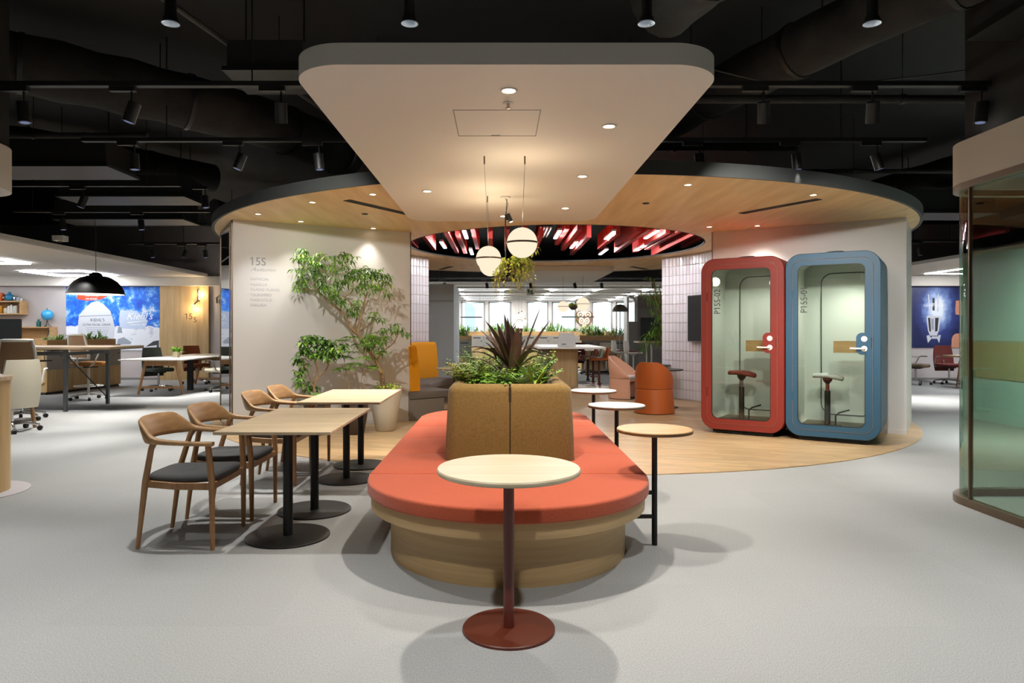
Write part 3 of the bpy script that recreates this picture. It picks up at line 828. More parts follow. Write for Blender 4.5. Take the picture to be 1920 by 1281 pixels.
def loft(mb, secs, n=12, e=2.6):
    """secs: (centre, half width vector, half height vector); superellipse sections"""
    rs = []
    for c, a, b in secs:
        c, a, b = Vector(c), Vector(a), Vector(b); r_ = []
        for j in range(n):
            t = 2*PI*j/n; ct, st = math.cos(t), math.sin(t)
            r_.append(c+a*math.copysign(abs(ct)**(2/e), ct)+b*math.copysign(abs(st)**(2/e), st))
        rs.append(r_)
    return mb.rings(rs)
def cat(pts, n):
    P_ = [Vector(p) for p in pts]; P_ = [P_[0]*2-P_[1]]+P_+[P_[-1]*2-P_[-2]]; out = []
    for i in range(1, len(P_)-2):
        for k in range(n):
            t = k/n; a, b, c, d = P_[i-1:i+3]
            out.append(0.5*((2*b)+(c-a)*t+(2*a-5*b+4*c-d)*t*t+(3*b-a-3*c+d)*t**3))
    return out+[P_[-2]]
def armchair(x, y, rz, label):
    o = thing('dining_armchair', label, 'chair', (x, y, 0), rz, 'wooden armchairs at the dining tables')
    # back and arms: one flowing rail;  (x,y,z,half height, half thickness)
    half = [(.235,-.262,.630,.013,.026),(.10,-.270,.633,.013,.024),(-.03,-.272,.640,.015,.022),(-.115,-.266,.650,.022,.020),(-.172,-.240,.676,.050,.016),(-.212,-.200,.696,.070,.013),(-.240,-.13,.700,.073,.012),(-.258,-.06,.702,.073,.012),(-.263,0,.702,.073,.012)]
    full = half+[(a, -b, c, d, e) for a, b, c, d, e in half[-2::-1]]
    pos = cat([h[:3] for h in full], 4); dim = cat([(h[3], h[4], 0) for h in full], 4); secs = []
    for i, p in enumerate(pos):
        d = (pos[min(i+1, len(pos)-1)]-pos[max(0, i-1)]); d.z = 0; d.normalize(); nrm = Vector((d.y, -d.x, 0))
        lean = Vector((0,0,1))+(-nrm*.22 if dim[i].x > .03 else Vector()); 
        out_ = Vector((p.x+.02, p.y, 0)).normalized()
        up = (Vector((0,0,1))+out_*min(.28, dim[i].x*4)).normalized()
        secs.append((p, nrm*dim[i].y, up*dim[i].x))
    m = MB(); loft(m, secs, 12, 3.0); m.build('backrest', 'oak_chair', o, smooth=60)
    for s in (-1, 1):
        m = MB(); m.tube([(.225,s*.245,0),(.222,s*.250,.40),(.205,s*.262,.622)], [.0135,.019,.018], n=12); m.build('leg', 'oak_leg', o, smooth=60)
        m = MB(); m.tube([(-.235,s*.215,0),(-.185,s*.222,.40),(-.135,s*.252,.60),(-.115,s*.258,.640)], [.0125,.019,.017,.020], n=12); m.build('leg', 'oak_leg', o, smooth=60)
        m = MB(); loft(m, [((-.185,s*.215,.385),(0,.011,0),(0,0,.022)),((0,s*.235,.375),(0,.011,0),(0,0,.022)),((.222,s*.243,.375),(0,.011,0),(0,0,.022))], 8, 4); m.build('seat_rail', 'oak_leg', o)
    for (xx, w, z) in ((.222,.243,.375),(-.185,.215,.385)):
        m = MB(); loft(m, [((xx,-w,z),(.011,0,0),(0,0,.022)),((xx,w,z),(.011,0,0),(0,0,.022))], 8, 4); m.build('seat_rail', 'oak_leg', o)
    # upholstered seat, softly dished
    rs = []
    for (sc_, z) in ((.96,.392),(1.0,.402),(1.0,.420),(.97,.433),(.80,.438),(.4,.432),(.02,.430)):
        r_ = []
        for j in range(40):
            a = 2*PI*j/40; e = 5.0; ct, st = math.cos(a), math.sin(a)
            px = math.copysign(abs(ct)**(2/e), ct); pyy = math.copysign(abs(st)**(2/e), st)
            wy = .222-.018*(1-px)*.5
            r_.append((.018+px*.222*sc_, pyy*wy*1.05*sc_, z+.006*px*px-.004*(px < 0)))
        rs.append(r_)
    MB().rings(rs).build('seat_cushion', 'grey_fabric', o, smooth=60)
    return o
ch = armchair(-1.92, 4.29, 0.0, 'nearest wooden armchair with a grey seat')
copy_tree(ch, (-1.915, 4.92, 0), 0.0, 'second wooden armchair, tucked under the nearer table pair')
copy_tree(ch, (-1.93, 5.955, 0), 0.0, 'third wooden armchair, at the nearer table of the far pair')
copy_tree(ch, (-1.915, 6.55, 0), 0.0, 'farthest wooden armchair, closest to the mirrored wall end')

# ================================================================== POTTED TREES BY THE WALL
def pot(name, x, y, prof, m, label):
    o = thing(name, label, 'planter', (x, y, .006))
    MB().lathe(prof, n=40).build('pot_body', m, o, smooth=50)
    top = [p for p in prof][-1]
    MB().lathe([(.0001, top[1]-.002), (top[0], top[1]-.002)], n=32, cap=False).build('soil', 'soil', o)
    return o
pot('cream_planter', -1.47, 8.85, [(.11,0),(.125,.01),(.17,.25),(.205,.45),(.215,.54),(.213,.553),(.195,.553),(.19,.50)], 'pot_cream', 'tall tapered cream planter under the big tree')
pot('dark_planter', -1.80, 8.55, [(.10,0),(.115,.01),(.15,.22),(.165,.36),(.163,.372),(.148,.37),(.145,.34)], 'pot_dark', 'dark brown planter beside the cream one')
pot('dark_planter', -2.26, 8.50, [(.10,0),(.12,.01),(.15,.22),(.165,.36),(.163,.372),(.148,.37),(.145,.34)], 'pot_dark', 'dark brown planter hidden behind the dining chairs')
def tree(loc, base_y, paths, leaves, label, m='leaf', L=.10, W=.028, pal='mix', name='potted_tree', k=7, seed=1, depth=.16):
    """paths and leaf centres are given as offsets (x, z) in metres from the foot of the trunk"""
    o = thing(name, label, 'tree', loc); r = random.Random(seed)
    mb = MB(); jit = {}
    for rad0, rad1, pts in paths:
        q = []
        for i, (x, z) in enumerate(pts):
            key = (round(x,2), round(z,2))
            if key not in jit: jit[key] = r.uniform(-depth, depth)*.6 if z > .5 else 0
            q.append((x, jit[key], z))
        c = cat(q, 4); mb.tube(c, [rad0+(rad1-rad0)*i/(len(c)-1) for i in range(len(c))], n=7)
    mb.build('trunk', 'bark', o, smooth=60)
    lf = MB()
    for (x, z, rx, rz_, n) in leaves:
        for i in range(n):
            a = r.uniform(0, 6.28); q = r.random()**.5
            c = (x+math.cos(a)*q*rx, r.uniform(-depth, depth), z+math.sin(a)*q*rz_)
            palmate(lf, c, k, L, W, r, pal if r.random() < .8 else 'bright')
    f = lf.build('foliage', m, o, smooth=0, recalc=False); f['kind'] = 'stuff'
    return o
s = 8.87/1280
def Q(u, v, u0=718, v0=735): return ((u-u0)*s, (v0-v)*s)
S2 = 260/1190
def C(x, y): return Q(520+x*S2, 460+y*S2)
paths = [(.034,.022,[Q(718,738), C(890,1110), C(810,975), C(700,800)]),
         (.024,.013,[C(700,800), C(640,730), C(580,630), C(450,510), C(370,435)]),
         (.013,.006,[C(370,435), C(320,385), C(290,270)]), (.012,.005,[C(370,435), C(300,420), C(190,400)]), (.010,.005,[C(370,435), C(340,400), C(230,330)]),
         (.018,.009,[C(700,800), C(730,640), C(760,520), C(790,440)]), (.014,.007,[C(690,770), C(705,650), C(770,500)]),
         (.013,.006,[C(650,740), C(675,610), C(620,510), C(560,470)]), (.010,.005,[C(710,770), C(800,700), C(840,650)]),
         (.012,.006,[C(850,1030), C(900,950), C(980,880), C(1050,790)]), (.009,.005,[C(805,945), C(840,890), C(850,850)]),
         (.007,.004,[C(800,490), C(870,505), C(890,420), C(930,360)]), (.006,.004,[C(420,380), C(370,300), C(350,230)]), (.007,.004,[C(590,480), C(640,400), C(600,220), C(560,150)])]
lv = []
for (x, y, rx, ry, n) in ((210,230,70,100,12),(230,130,90,50,12),(350,150,90,60,12),(370,250,60,60,8),(180,330,50,40,4),(210,390,60,30,5),(140,370,30,20,2),(350,340,50,30,4),
        (560,150,80,50,10),(640,130,50,20,3),(540,240,80,50,9),(690,220,60,40,6),(440,390,70,50,10),(560,350,80,60,12),(680,300,80,60,10),(840,300,100,60,16),(760,400,100,60,14),(900,330,70,60,9),
        (500,450,90,40,8),(540,510,60,40,7),(680,560,60,60,8),(640,600,40,30,4),(840,650,50,40,5),(950,430,30,30,3),(850,240,40,20,2),(770,270,40,30,4),
        (790,850,60,50,9),(880,840,90,50,13),(940,760,30,30,3),(1040,740,60,40,7),(1100,770,30,40,3),(760,910,60,40,5),(840,930,60,40,5)):
    cx, cz = C(x, y); lv.append((cx, cz, rx*S2*s, ry*S2*s, n))
tree((-1.50, 8.85, .555), 0, paths, lv, 'big spreading umbrella tree leaning over from the cream planter', L=.088, W=.026, k=7, seed=4, pal='mix', depth=.22)
s2 = 8.5/1280
def Q2(x, y): return ((520+x*S2-593)*s2, (738-(460+y*S2))*s2)
paths = [(.022,.016,[(-.0,-.42),Q2(325,1270), Q2(310,1120)]), (.016,.008,[Q2(310,1120), Q2(340,980), Q2(335,880), Q2(350,800)]),
         (.011,.006,[Q2(335,1050), Q2(420,960), Q2(460,870), Q2(490,800)]), (.010,.005,[Q2(300,1110), Q2(260,1000), Q2(225,900)])]
lv = []
for (x, y, rx, ry, n) in ((330,740,110,60,22),(250,700,50,40,8),(420,770,80,60,14),(510,800,50,50,10),(540,760,30,40,5),(230,820,60,50,10),(190,890,40,40,7),(210,960,40,40,6),(320,830,90,40,12),(220,1060,40,50,7),(265,1130,30,30,4),(330,1180,30,40,4),(300,1250,40,30,4),(430,840,60,40,8)):
    cx, cz = Q2(x, y); lv.append((cx, cz, rx*S2*s2, ry*S2*s2, n))
tree((-2.265, 8.50, .372), 0, [( a, b, [(x, z+.0) for x, z in p]) for a, b, p in paths], lv, 'small dark leaved tree left of the big umbrella tree', L=.085, W=.042, pal='dark', k=5, seed=8)
o = fern(-1.80, 8.55, .378, 4, .2, .02, 'light ferny shrub in the dark planter between the two trees', pal='bright', name='ferny_shrub')
mb = MB(); st = MB(); r = random.Random(12)
for (u, v) in ((640,668),(655,662),(690,660),(700,672),(665,690),(640,700),(685,700),(670,712),(710,690),(650,720),(695,718),(640,722),(672,676)):
    x, z = (u-665)*s2, (735-v)*s2+.36
    c = Vector((x, r.uniform(-.1,.1), z))
    if r.random() < .5: st.tube([(x*.2,0,0),(x*.7, c.y*.5, z*.6), c], [.004,.0035,.002], n=5)
    for kk in range(7):
        a = r.uniform(0, 6.28); d = Vector((math.cos(a), math.sin(a)*.7, r.uniform(-.1,.15))); t_ = r.choice(GREENS['bright'])
        for j in range(1, 8):
            q = c+d*(.19*j/8)-Vector((0,0,.05*(j/8)**2)); sd = d.cross(Vector((0,0,1))).normalized()
            for sg in (-1, 1): small_leaf(mb, q, sd*sg+d*.5, .07*(1.15-j/10), .024, r, t_, .1)
for c_ in kids(o): bpy.data.objects.remove(c_)
f = mb.build('foliage', 'leaf', o, smooth=0, recalc=False); f['kind'] = 'stuff'; st.build('stem', 'bark', o)
o = thing('ground_cover', 'low pale green ground cover on the soil of the cream planter', 'plant', (-1.47, 8.85, .556)); mb = MB()
cluster(mb, (.03,0,.02), 140, .19, .045, .03, r, 'mix', (1,1,.2)); f = mb.build('foliage', 'leaf_pale', o, smooth=0, recalc=False); f['kind'] = 'stuff'
# ================================================================== PENDANTS OVER THE BENCH
def globe(x, y, z, r, anchor, label, group='opal globe pendants over the bench', zc=CZ):
    o = thing('globe_pendant', label, 'pendant lamp', (x, y, z), 0, group)
    MB().sphere((0,0,0), r, 32, 20).build('glass_globe', 'opal', o, smooth=180)
    MB().rings([[(rr_*math.cos(2*PI*j/40), rr_*math.sin(2*PI*j/40), zz) for j in range(40)] for rr_, zz in ((r*.99,-.0065),(r*1.04,-.0065),(r*1.04,.0065),(r*.99,.0065))], True, False).build('ring', 'bronze_trim', o)
    ax, ay = anchor[0]-x, anchor[1]-y
    MB().tube([(0,0,r*.98),(ax,ay,zc-z-.06)], .0016, n=5).build('wire', 'steel_grey', o)
    MB().cyl((ax,ay,zc-z-.06),(ax,ay,zc-z), .006, n=10).build('ceiling_anchor', 'bronze_trim', o)
    light('POINT', (x, y, z+r+.10), 7, (1,.80,.55), parent=o, rad=.08)
    return o
globe(.175, 5.09, 1.955, .1135, (.195, 5.09), 'largest looking globe pendant, hung in front of the leafy basket')
globe(-.092, 6.20, 1.955, .1135, (-.107, 5.09), 'globe pendant beside the basket, upper of the overlapping two')
globe(-.080, 6.80, 1.955, .1135, (-.108, 6.60), 'globe pendant partly hidden behind another globe')
o = thing('hanging_basket', 'hanging basket with trailing yellow green foliage among the globes', 'hanging planter', (.15, 6.72, 1.93), 0)
MB().lathe([(.03,-.06),(.075,-.04),(.09,.03),(.085,.035),(.06,-.02),(.0001,-.02)], n=24).build('basket', 'pot_dark', o)
MB().tube([(-.08,-.06,.0),(-.085,-.06,.50)], .006, n=8).build('rod', 'black_metal', o)
MB().tube([(-.085,-.06,.50),(-.06,-.08,.60),(-.085,-.09,.66)], .003, n=6).build('cable', 'black_metal', o)
MB().box((-.09,-.066,-.012),(.0,-.054,.0)).build('arm', 'black_metal', o, smooth=0)
MB().lathe([(.045,.655),(.05,.662),(.05,.669)], (-.085,-.09,0), n=20).build('ceiling_plate', 'white_paint', o)
mb = MB(); r = random.Random(21); st = MB()
for i in range(72):
    a = r.uniform(0, 6.28); q0 = Vector((math.cos(a)*.05, math.sin(a)*.05, .03)); d = Vector((math.cos(a), math.sin(a), 0))
    out = r.uniform(.04,.21); drop = r.uniform(-.18,.34) if d.x > -.2 or i % 2 else r.uniform(.1,.46)
    p2 = q0+d*out-Vector((0,0,drop)); p1 = q0+d*out*.8+Vector((0,0,.10))
    st.tube([bez(q0,p1,p2,t/5) for t in range(6)], .0015, n=4)
    nl = 16
    for j in range(2, nl):
        p = bez(q0, p1, p2, j/nl); small_leaf(mb, p, rv(r)+d*.4-Vector((0,0,.4)), .046, .018, r, r.choice(GREENS['mix' if d.x > 0 else 'bright']), .2)
f = mb.build('foliage', 'leaf_pale', o, smooth=0, recalc=False); f['kind'] = 'stuff'; st.build('stem', 'bark', o)
def spot_body(o, tilt, az, m='black_metal', L=.13, r=.036, disc='warm_disc', z=0):
    d = Vector((math.sin(tilt)*math.cos(az), math.sin(tilt)*math.sin(az), -math.cos(tilt)))
    c = Vector((0,0,z)); a = c-d*L/2; b = c+d*L/2
    MB().cyl(a, b, r, n=18).build('lamp_body', m, o, smooth=40)
    MB().cyl(b+d*.0005, b+d*.001, r*.72, n=16).build('lamp_disc', disc, o, smooth=0)
    return d
o = thing('accent_spotlight', 'small black spotlight clipped beside the hanging basket cable', 'spotlight', (.105, 6.70, 2.405), 0)
spot_body(o, .45, -.3, L=.085, r=.022)
MB().tube([(-.03,.0,.03),(-.03,0,.12),(-.02,0,.195)], .003, n=6).build('stem', 'black_metal', o); MB().box((-.034,-.006,-.02),(-.0,.006,.03)).build('clip', 'black_metal', o, smooth=0)

# ================================================================== BLACK CEILING SERVICES
def canlight(u, label):
    z = 3.15; y = 1.85*1280/575; x = (u-935)/1280*y
    o = thing('surface_downlight', label, 'downlight', (x, y, z), 0, 'cone downlights in the black ceiling')
    MB().lathe([(.052,0),(.054,.004),(.034,.05),(.034,.16),(.0001,.16)], n=24, cap=False).build('lamp_body', 'black_metal', o)
    MB().lathe([(.050,.001),(.033,.046)], n=24, cap=False).build('reflector', 'steel_grey', o)
    MB().lathe([(.026,.040),(.026,.044)], n=16).build('lamp_disc', 'cool_disc', o)
    MB().cyl((0,0,.16),(0,0,.95), .007, n=8).build('stem', 'black_metal', o)
    light('SPOT', (x, y, z+.035), ROW0, (1,.98,.94), (x*1.0, y-.35, 0), angle=86, blend=.7, parent=o, rad=.04)
ROW0 = 230
for u, l in ((320,'outermost on the dining side'),(768,'just past the white panel on the dining side'),(1212,'just past the white panel on the booth side'),(1635,'outermost above the glass room')):
    canlight(u, 'cone downlight in the black ceiling, '+l)
def track(x0, x1, y, z, label, spots, e=0, sp_label='', group='', tilt=.0):
    o = thing('light_track', label, 'light track', ((x0+x1)/2, y, z), 0, 'black lighting tracks'); h = (x1-x0)/2
    f = MB(); f.box((-h,-.028,0),(h,.028,.035)); f.build('rail', 'black_metal', o, smooth=0)
    for x in (-h*.8, -h*.3, h*.3, h*.8): MB().cyl((x,0,.035),(x,0,4.1-z), .006, n=6).build('hanger', 'black_metal', o)
    for i, (x, tl, az, en, tgt, lab) in enumerate(spots):
        s_ = thing('track_spotlight', 'black cylinder spotlight '+lab, 'spotlight', (x, y, z-.19), 0, group)
        MB().box((-.16,-.02,.155),(.03,.02,.19)).build('adapter', 'black_metal', s_, smooth=0)
        MB().cyl((0,0,.02),(0,0,.156), .008, n=8).build('stem', 'black_metal', s_)
        spot_body(s_, tl, az, L=.15, r=.045, disc='lamp_dim', z=0)
        if en: light('SPOT', (x, y, z-.28), en, (1,.98,.94), tgt, angle=62, blend=.8, parent=s_, rad=.04)
emis('lamp_dim', (150,160,205), .45)
y1 = 5.04
X1 = lambda u, y=5.04: (u-935)/1280*y
track(-5.6, 5.2, y1, 3.10, 'nearest black track, crossing above the white panel', [
    (X1(45), .1, 0, T1, (-4.2,3.6,0), 'on the nearest track, by the rounded collar at the edge'),
    (X1(247), .3, 3.3, T1, (-3.1,3.0,0), 'on the nearest track, tilted, over the ivory task chair'),
    (X1(527), .4, 1.8, 420, (-2.35,9.2,1.35), 'on the nearest track, beside the white panel over the dining tables'),
    (X1(1432), .45, 1.2, 430, (3.0,8.3,1.35), 'on the nearest track, first past the panel on the booth side'),
    (X1(1636), .45, 1.2, 430, (4.0,7.8,1.35), 'on the nearest track, above the blue booth'),
    (X1(1840), .1, 3, T1, (3.0,4.6,0), 'on the nearest track, above the glass room')] if (T1 := 100) else [], group='spotlights on the nearest track')
y2 = 6.51; X2 = lambda u: (u-935)/1280*y2
track(-3.97, 4.07, y2, 3.10, 'second black track, ending before the glass room', [
    (X2(252), .05, 0, T2, (-3.6,6.2,0), 'on the second track, first from the end over the open floor'),
    (X2(450), .35, 3.4, T2, (-2.9,5.4,0), 'on the second track, tilted, over the armchairs'),
    (X2(598), .1, 0, T2, (-1.4,6.2,0), 'on the second track, hidden half by the white panel'),
    (X2(1312), .1, 0, T2*.6, (2.0,5.6,0), 'on the second track, near the canopy rim over the wood floor'),
    (X2(1494), .1, 0, T2, (3.0,5.6,0), 'on the second track, over the red booth front'),
    (X2(1645), .3, 0, T2, (4.4,5.9,0), 'on the second track, last by the end of the rail')] if (T2 := 190) else [], group='spotlights on the second track')
y3 = 8.53; X3 = lambda u: (u-935)/1280*y3
track(-8.2, -3.98, y3, 3.10, 'third black track, over the aisle on the office side', [
    (X3(155), .35, 3.5, T3, (-5.6,8.0,0), 'on the third track, tilted, above the shelf wall'),
    (X3(385), .1, 0, T3, (-4.2,7.6,0), 'on the third track, next to the canopy rim')] if (T3 := 420) else [], group='spotlights on the third track')
y4 = 10.4; X4 = lambda u: (u-935)/1280*y4
track(-7.4, -4.4, y4, 3.10, 'fourth black track, over the high desk', [
    (X4(118), .1, 0, T3, (-6.4,10.0,0), 'on the fourth track, far end above the pendant dome'),
    (X4(265), .1, 0, T3, (-5.2,10.2,0), 'on the fourth track, near end towards the mirror')], group='spotlights on the fourth track')
y5 = 13.6; X5 = lambda u: (u-935)/1280*y5
track(-7.4, -4.2, y5, 3.02, 'fifth black track, over the white meeting table', [
    (X5(286), .1, 0, T3, (-6.9,13.4,0), 'on the fifth track, above the potted desk plant'),
    (X5(347), .4, 3.4, T3, (-6.5,14.6,0), 'on the fifth track, tilted towards the wood panel'),
    (X5(385), .1, 0, T3, (-5.6,13.2,0), 'on the fifth track, beside the mirrored wall end')], group='spotlights on the fifth track')
track(6.2, 9.0, 13.2, 3.02, 'black track seen past the wall block on the booth side', [
    (7.35, .1, 0, 420, (7.4,12.6,0), 'on the track past the booth wall, inner one'),
    (8.15, .1, 0, 420, (8.4,12.6,0), 'on the track past the booth wall, outer one')], group='spotlights past the booth wall')
X6 = lambda u: (u-935)/1280*19.0
track(-2.4, 5.6, 19.0, 2.74, 'far black track in front of the window office', [
    (X6(834), .1, 0, 0, None, 'on the far track, above the grey volume'),
    (X6(913), .1, 0, 0, None, 'on the far track, behind the globes'),
    (X6(995), .1, 0, 0, None, 'on the far track, above the exit sign'),
    (X6(1078), .25, 0, 0, None, 'on the far track, below the small floating panel'),
    (X6(1128), .15, 0, 0, None, 'on the far track, second from the tiled wall'),
    (X6(1225), .1, 0, 0, None, 'on the far track, against the tiled wall edge')], group='spotlights on the far track')
for i, x in enumerate((-3.4, -1.1, 1.2, 3.3)):
    for j, y in enumerate((1.7, -.8)):
        light('SPOT', (x, y, 3.15), 230, (1,.98,.94), (x, y, 0), angle=90, blend=.7, rad=.05, name='downlight_out_of_view')
# ducts, air units, pipes
def duct(pts, r, label, segs=22, wob=.05):
    o = thing('round_duct', label, 'duct', pts[0], 0, 'insulated round ducts'); p0 = Vector(pts[0])
    c = cat([Vector(p)-p0 for p in pts], 8); rg = random.Random(int(r*1000)); rad = [r*(1+rg.uniform(-wob, wob)) for _ in c]
    MB().tube(c, rad, n=18).build('duct_body', 'duct_black', o, smooth=60)
    for i in range(3, len(c)-1, 5):
        d = (c[i+1]-c[i-1]).normalized(); MB().cyl(c[i]-d*.02, c[i]+d*.02, rad[i]*1.05, n=18).build('strap', 'black_metal', o)
    MB().cyl(c[len(c)//2], (c[len(c)//2].x, c[len(c)//2].y, 4.1-p0.z), .006, n=6).build('hanger', 'black_metal', o)
duct([(-6.5,4.6,3.75),(-4.2,6.0,3.65),(-2.6,7.3,3.55),(-1.9,8.6,3.5)], .26, 'fat wrapped duct running down towards the canopy on the dining side')
duct([(-7.4,5.4,3.6),(-6.6,6.6,3.6),(-6.3,8.2,3.62)], .19, 'shorter wrapped duct above the third track')
duct([(-8,8.5,3.75),(-6.2,9.0,3.75),(-4.6,11.0,3.75)], .22, 'wrapped duct above the fourth track')
duct([(4.4,2.6,3.75),(3.1,4.6,3.7),(2.2,6.3,3.6),(1.7,7.8,3.6)], .22, 'wrapped duct crossing above the nearest track on the booth side')
duct([(1.9,2.6,3.8),(1.6,3.6,3.75),(1.2,5.0,3.7)], .26, 'broad duct rising from behind the white panel')
duct([(7.2,8.6,3.7),(6.6,11,3.68),(6.2,14,3.68)], .22, 'wrapped duct behind the canopy rim by the glass room')
duct([(-5.2,12.4,3.45),(-4.2,13.6,3.3),(-3.4,15.5,3.3)], .24, 'wrapped duct over the mirrored wall end')
def acunit(lo, hi, label):
    c = Vector(((lo[0]+hi[0])/2, (lo[1]+hi[1])/2, lo[2])); h = (Vector(hi)-Vector(lo))/2
    o = thing('air_unit', label, 'air conditioner', c, 0, 'black air units in the open ceiling')
    MB().box((-h.x,-h.y,.03),(h.x,h.y,2*h.z)).build('casing', 'dark_paint2', o, smooth=0)
    MB().box((-h.x-.03,-h.y-.03,0),(h.x+.03,h.y+.03,.035)).build('flange', 'black_metal', o, smooth=0)
    for sx in (-1, 1): MB().cyl((sx*h.x*.8,0,2*h.z),(sx*h.x*.8,0,4.1-lo[2]), .008, n=6).build('hanger', 'black_metal', o)
mat('dark_paint2', (18,18,17), .7)
acunit((-5.6,7.3,3.05),(-4.2,7.9,3.35), 'long flat black unit behind the second track')
acunit((-6.0,9.3,3.12),(-4.3,9.9,3.42), 'long black unit between the third and fourth tracks')
acunit((-7.3,11.2,3.12),(-5.2,11.8,3.45), 'long black unit above the pendant dome')
acunit((-2.15,5.4,3.35),(-1.55,5.9,3.6), 'small grey bottomed unit next to the white panel')
acunit((3.3,4.15,3.33),(5.0,4.75,3.65), 'black unit with pale louvre edge above the glass room')
acunit((5.9,9.9,3.0),(7.2,10.5,3.35), 'black unit beyond the canopy rim by the booth wall')
def pipe(p, q, r, label):
    p = Vector(p); q = Vector(q)
    o = thing('ceiling_pipe', label, 'pipe', p, 0, 'thin pipes in the open ceiling')
    MB().cyl((0,0,0), q-p, r, n=10).build('pipe_run', 'dark_grey' if r < .03 else 'duct_black', o)
    for t in (.25, .7):
        c = (q-p)*t; MB().cyl(c-(q-p).normalized()*.02, c+(q-p).normalized()*.02, r*1.25, n=10).build('coupling', 'black_metal', o)
        MB().cyl(c, (c.x, c.y, 4.1-p.z), .004, n=5).build('hanger', 'black_metal', o)
pipe((-2.9,3.0,3.75),(-1.55,7.4,3.45), .022, 'thin diagonal pipe beside the white panel on the dining side')
pipe((1.6,5.9,3.3),(4.3,5.9,3.3), .035, 'horizontal pipe below the nearest track on the booth side')
pipe((1.5,7.6,3.35),(3.3,7.6,3.35), .05, 'horizontal pipe above the canopy rim on the booth side')
pipe((-7.5,7.0,3.3),(-3.6,7.0,3.3), .03, 'horizontal pipe along the second track on the dining side')
pipe((-8,12.6,3.25),(-4.4,12.6,3.25), .03, 'horizontal pipe above the fifth track')
pipe((1.6,9.0,3.4),(6.0,9.0,3.4), .03, 'long horizontal pipe behind the canopy rim on the booth side')
pipe((2.7,3.4,3.6),(5.3,6.8,3.5), .02, 'thin diagonal pipe above the glass room')
o = thing('power_cable', 'loose sagging black cable under the slab on the dining side', 'cable', (-3.2,4.4,3.6), 0)
MB().tube(cat([(0,0,.3),(.5,.0,.05),(1.2,.0,-.12),(2.0,.1,.05)], 6), .006, n=6).build('cable_run', 'dark_grey', o)
o = thing('power_cable', 'loose sagging black cable above the booth side tracks', 'cable', (1.5,5.6,3.4), 0)
MB().tube(cat([(0,0,.1),(.9,.0,-.08),(1.9,.0,-.02),(2.9,.1,.15)], 6), .006, n=6).build('cable_run', 'dark_grey', o)

# ================================================================== RED BAFFLES AND LIGHT BARS IN THE ROUND OPENING
rb = random.Random(4)
BARS = ((-.60,12.3),(1.06,12.3),(2.02,12.4),(2.75,12.3),(-1.12,13.8),(-.60,15.0),(1.52,13.8),(2.30,15.0),(2.95,14.3))
ORD = 'first second third fourth fifth sixth seventh eighth ninth tenth eleventh twelfth thirteenth fourteenth fifteenth sixteenth seventeenth eighteenth nineteenth twentieth twenty-first twenty-second twenty-third'.split()
proto = None
for i in range(20):
    x = -1.95+i*.30; L = rb.choice((3.4, 2.6, 3.0, 2.2)); y = 11.35+rb.uniform(0, 1.3)+L/2; z = 2.95+rb.uniform(0, .10)
    if any(abs(x-bx) < .10 for bx, by in BARS): x += .13
    lab = 'red felt baffle above the round opening, %s from the tree side' % ORD[i]
    if proto is None:
        o = thing('felt_baffle', lab, 'baffle', (x, y, z), 0, 'red felt baffles above the round opening')
        MB().box((-.04,-1.5,0),(.04,1.5,.30)).build('baffle_panel', 'red_baffle', o, smooth=0)
        for yy in (-.9,.9): MB().cyl((0,yy,.30),(0,yy,1.1), .003, n=5).build('hanger', 'black_metal', o)
        proto = o
    else: o = copy_tree(proto, (x, y, z), 0, lab)
    o.scale = (1, L/3.0, 1)
lp_ = None
def barlight(x, y):
    for dy in (-.28, .28): light('POINT', (x, y+dy, 3.0), 20, (.97,.98,1), rad=.012, name='light_bar_glow')
for (x, y, d) in ((-.60,12.3,'over the globes, near row'),(1.06,12.3,'behind the big globe, near row'),(2.02,12.4,'middle of the near row'),(2.75,12.3,'near row, closest to the booths'),(-1.12,13.8,'far row, above the yellow booth'),(-.60,15.0,'far row, behind the globes'),(1.52,13.8,'far row, behind the big globe'),(2.30,15.0,'far row, above the small floating panel'),(2.95,14.3,'far row, closest to the tiled wall')):
    barlight(x, y)
    if lp_ is None:
        o = thing('light_bar', 'white light bar among red baffles, '+d, 'lamp', (x, y, 3.02), 0, 'light bars among the red baffles')
        MB().box((-.035,-.5,.012),(.035,.5,.05)).build('housing', 'white_plastic', o, smooth=0)
        MB().box((-.033,-.49,0),(.033,.49,.012)).build('diffuser', 'led_white', o, smooth=0)
        for yy in (-.4,.4): MB().cyl((0,yy,.05),(0,yy,1.08), .003, n=5).build('hanger', 'black_metal', o)
        lp_ = o
    else: copy_tree(lp_, (x, y, 3.02), 0, 'white light bar among red baffles, '+d)
o = thing('linear_grille', 'short striped air grille among the red baffles', 'air diffuser', (.83, 12.6, 3.1), 0)
for q in (-.09, -.03, .03, .09): MB().box((q-.012,-.6,0),(q+.012,.6,.03)).build('slat', 'white_plastic', o, smooth=0)
MB().box((-.12,-.6,.03),(.12,.6,.1)).build('box_body', 'black_metal', o, smooth=0)

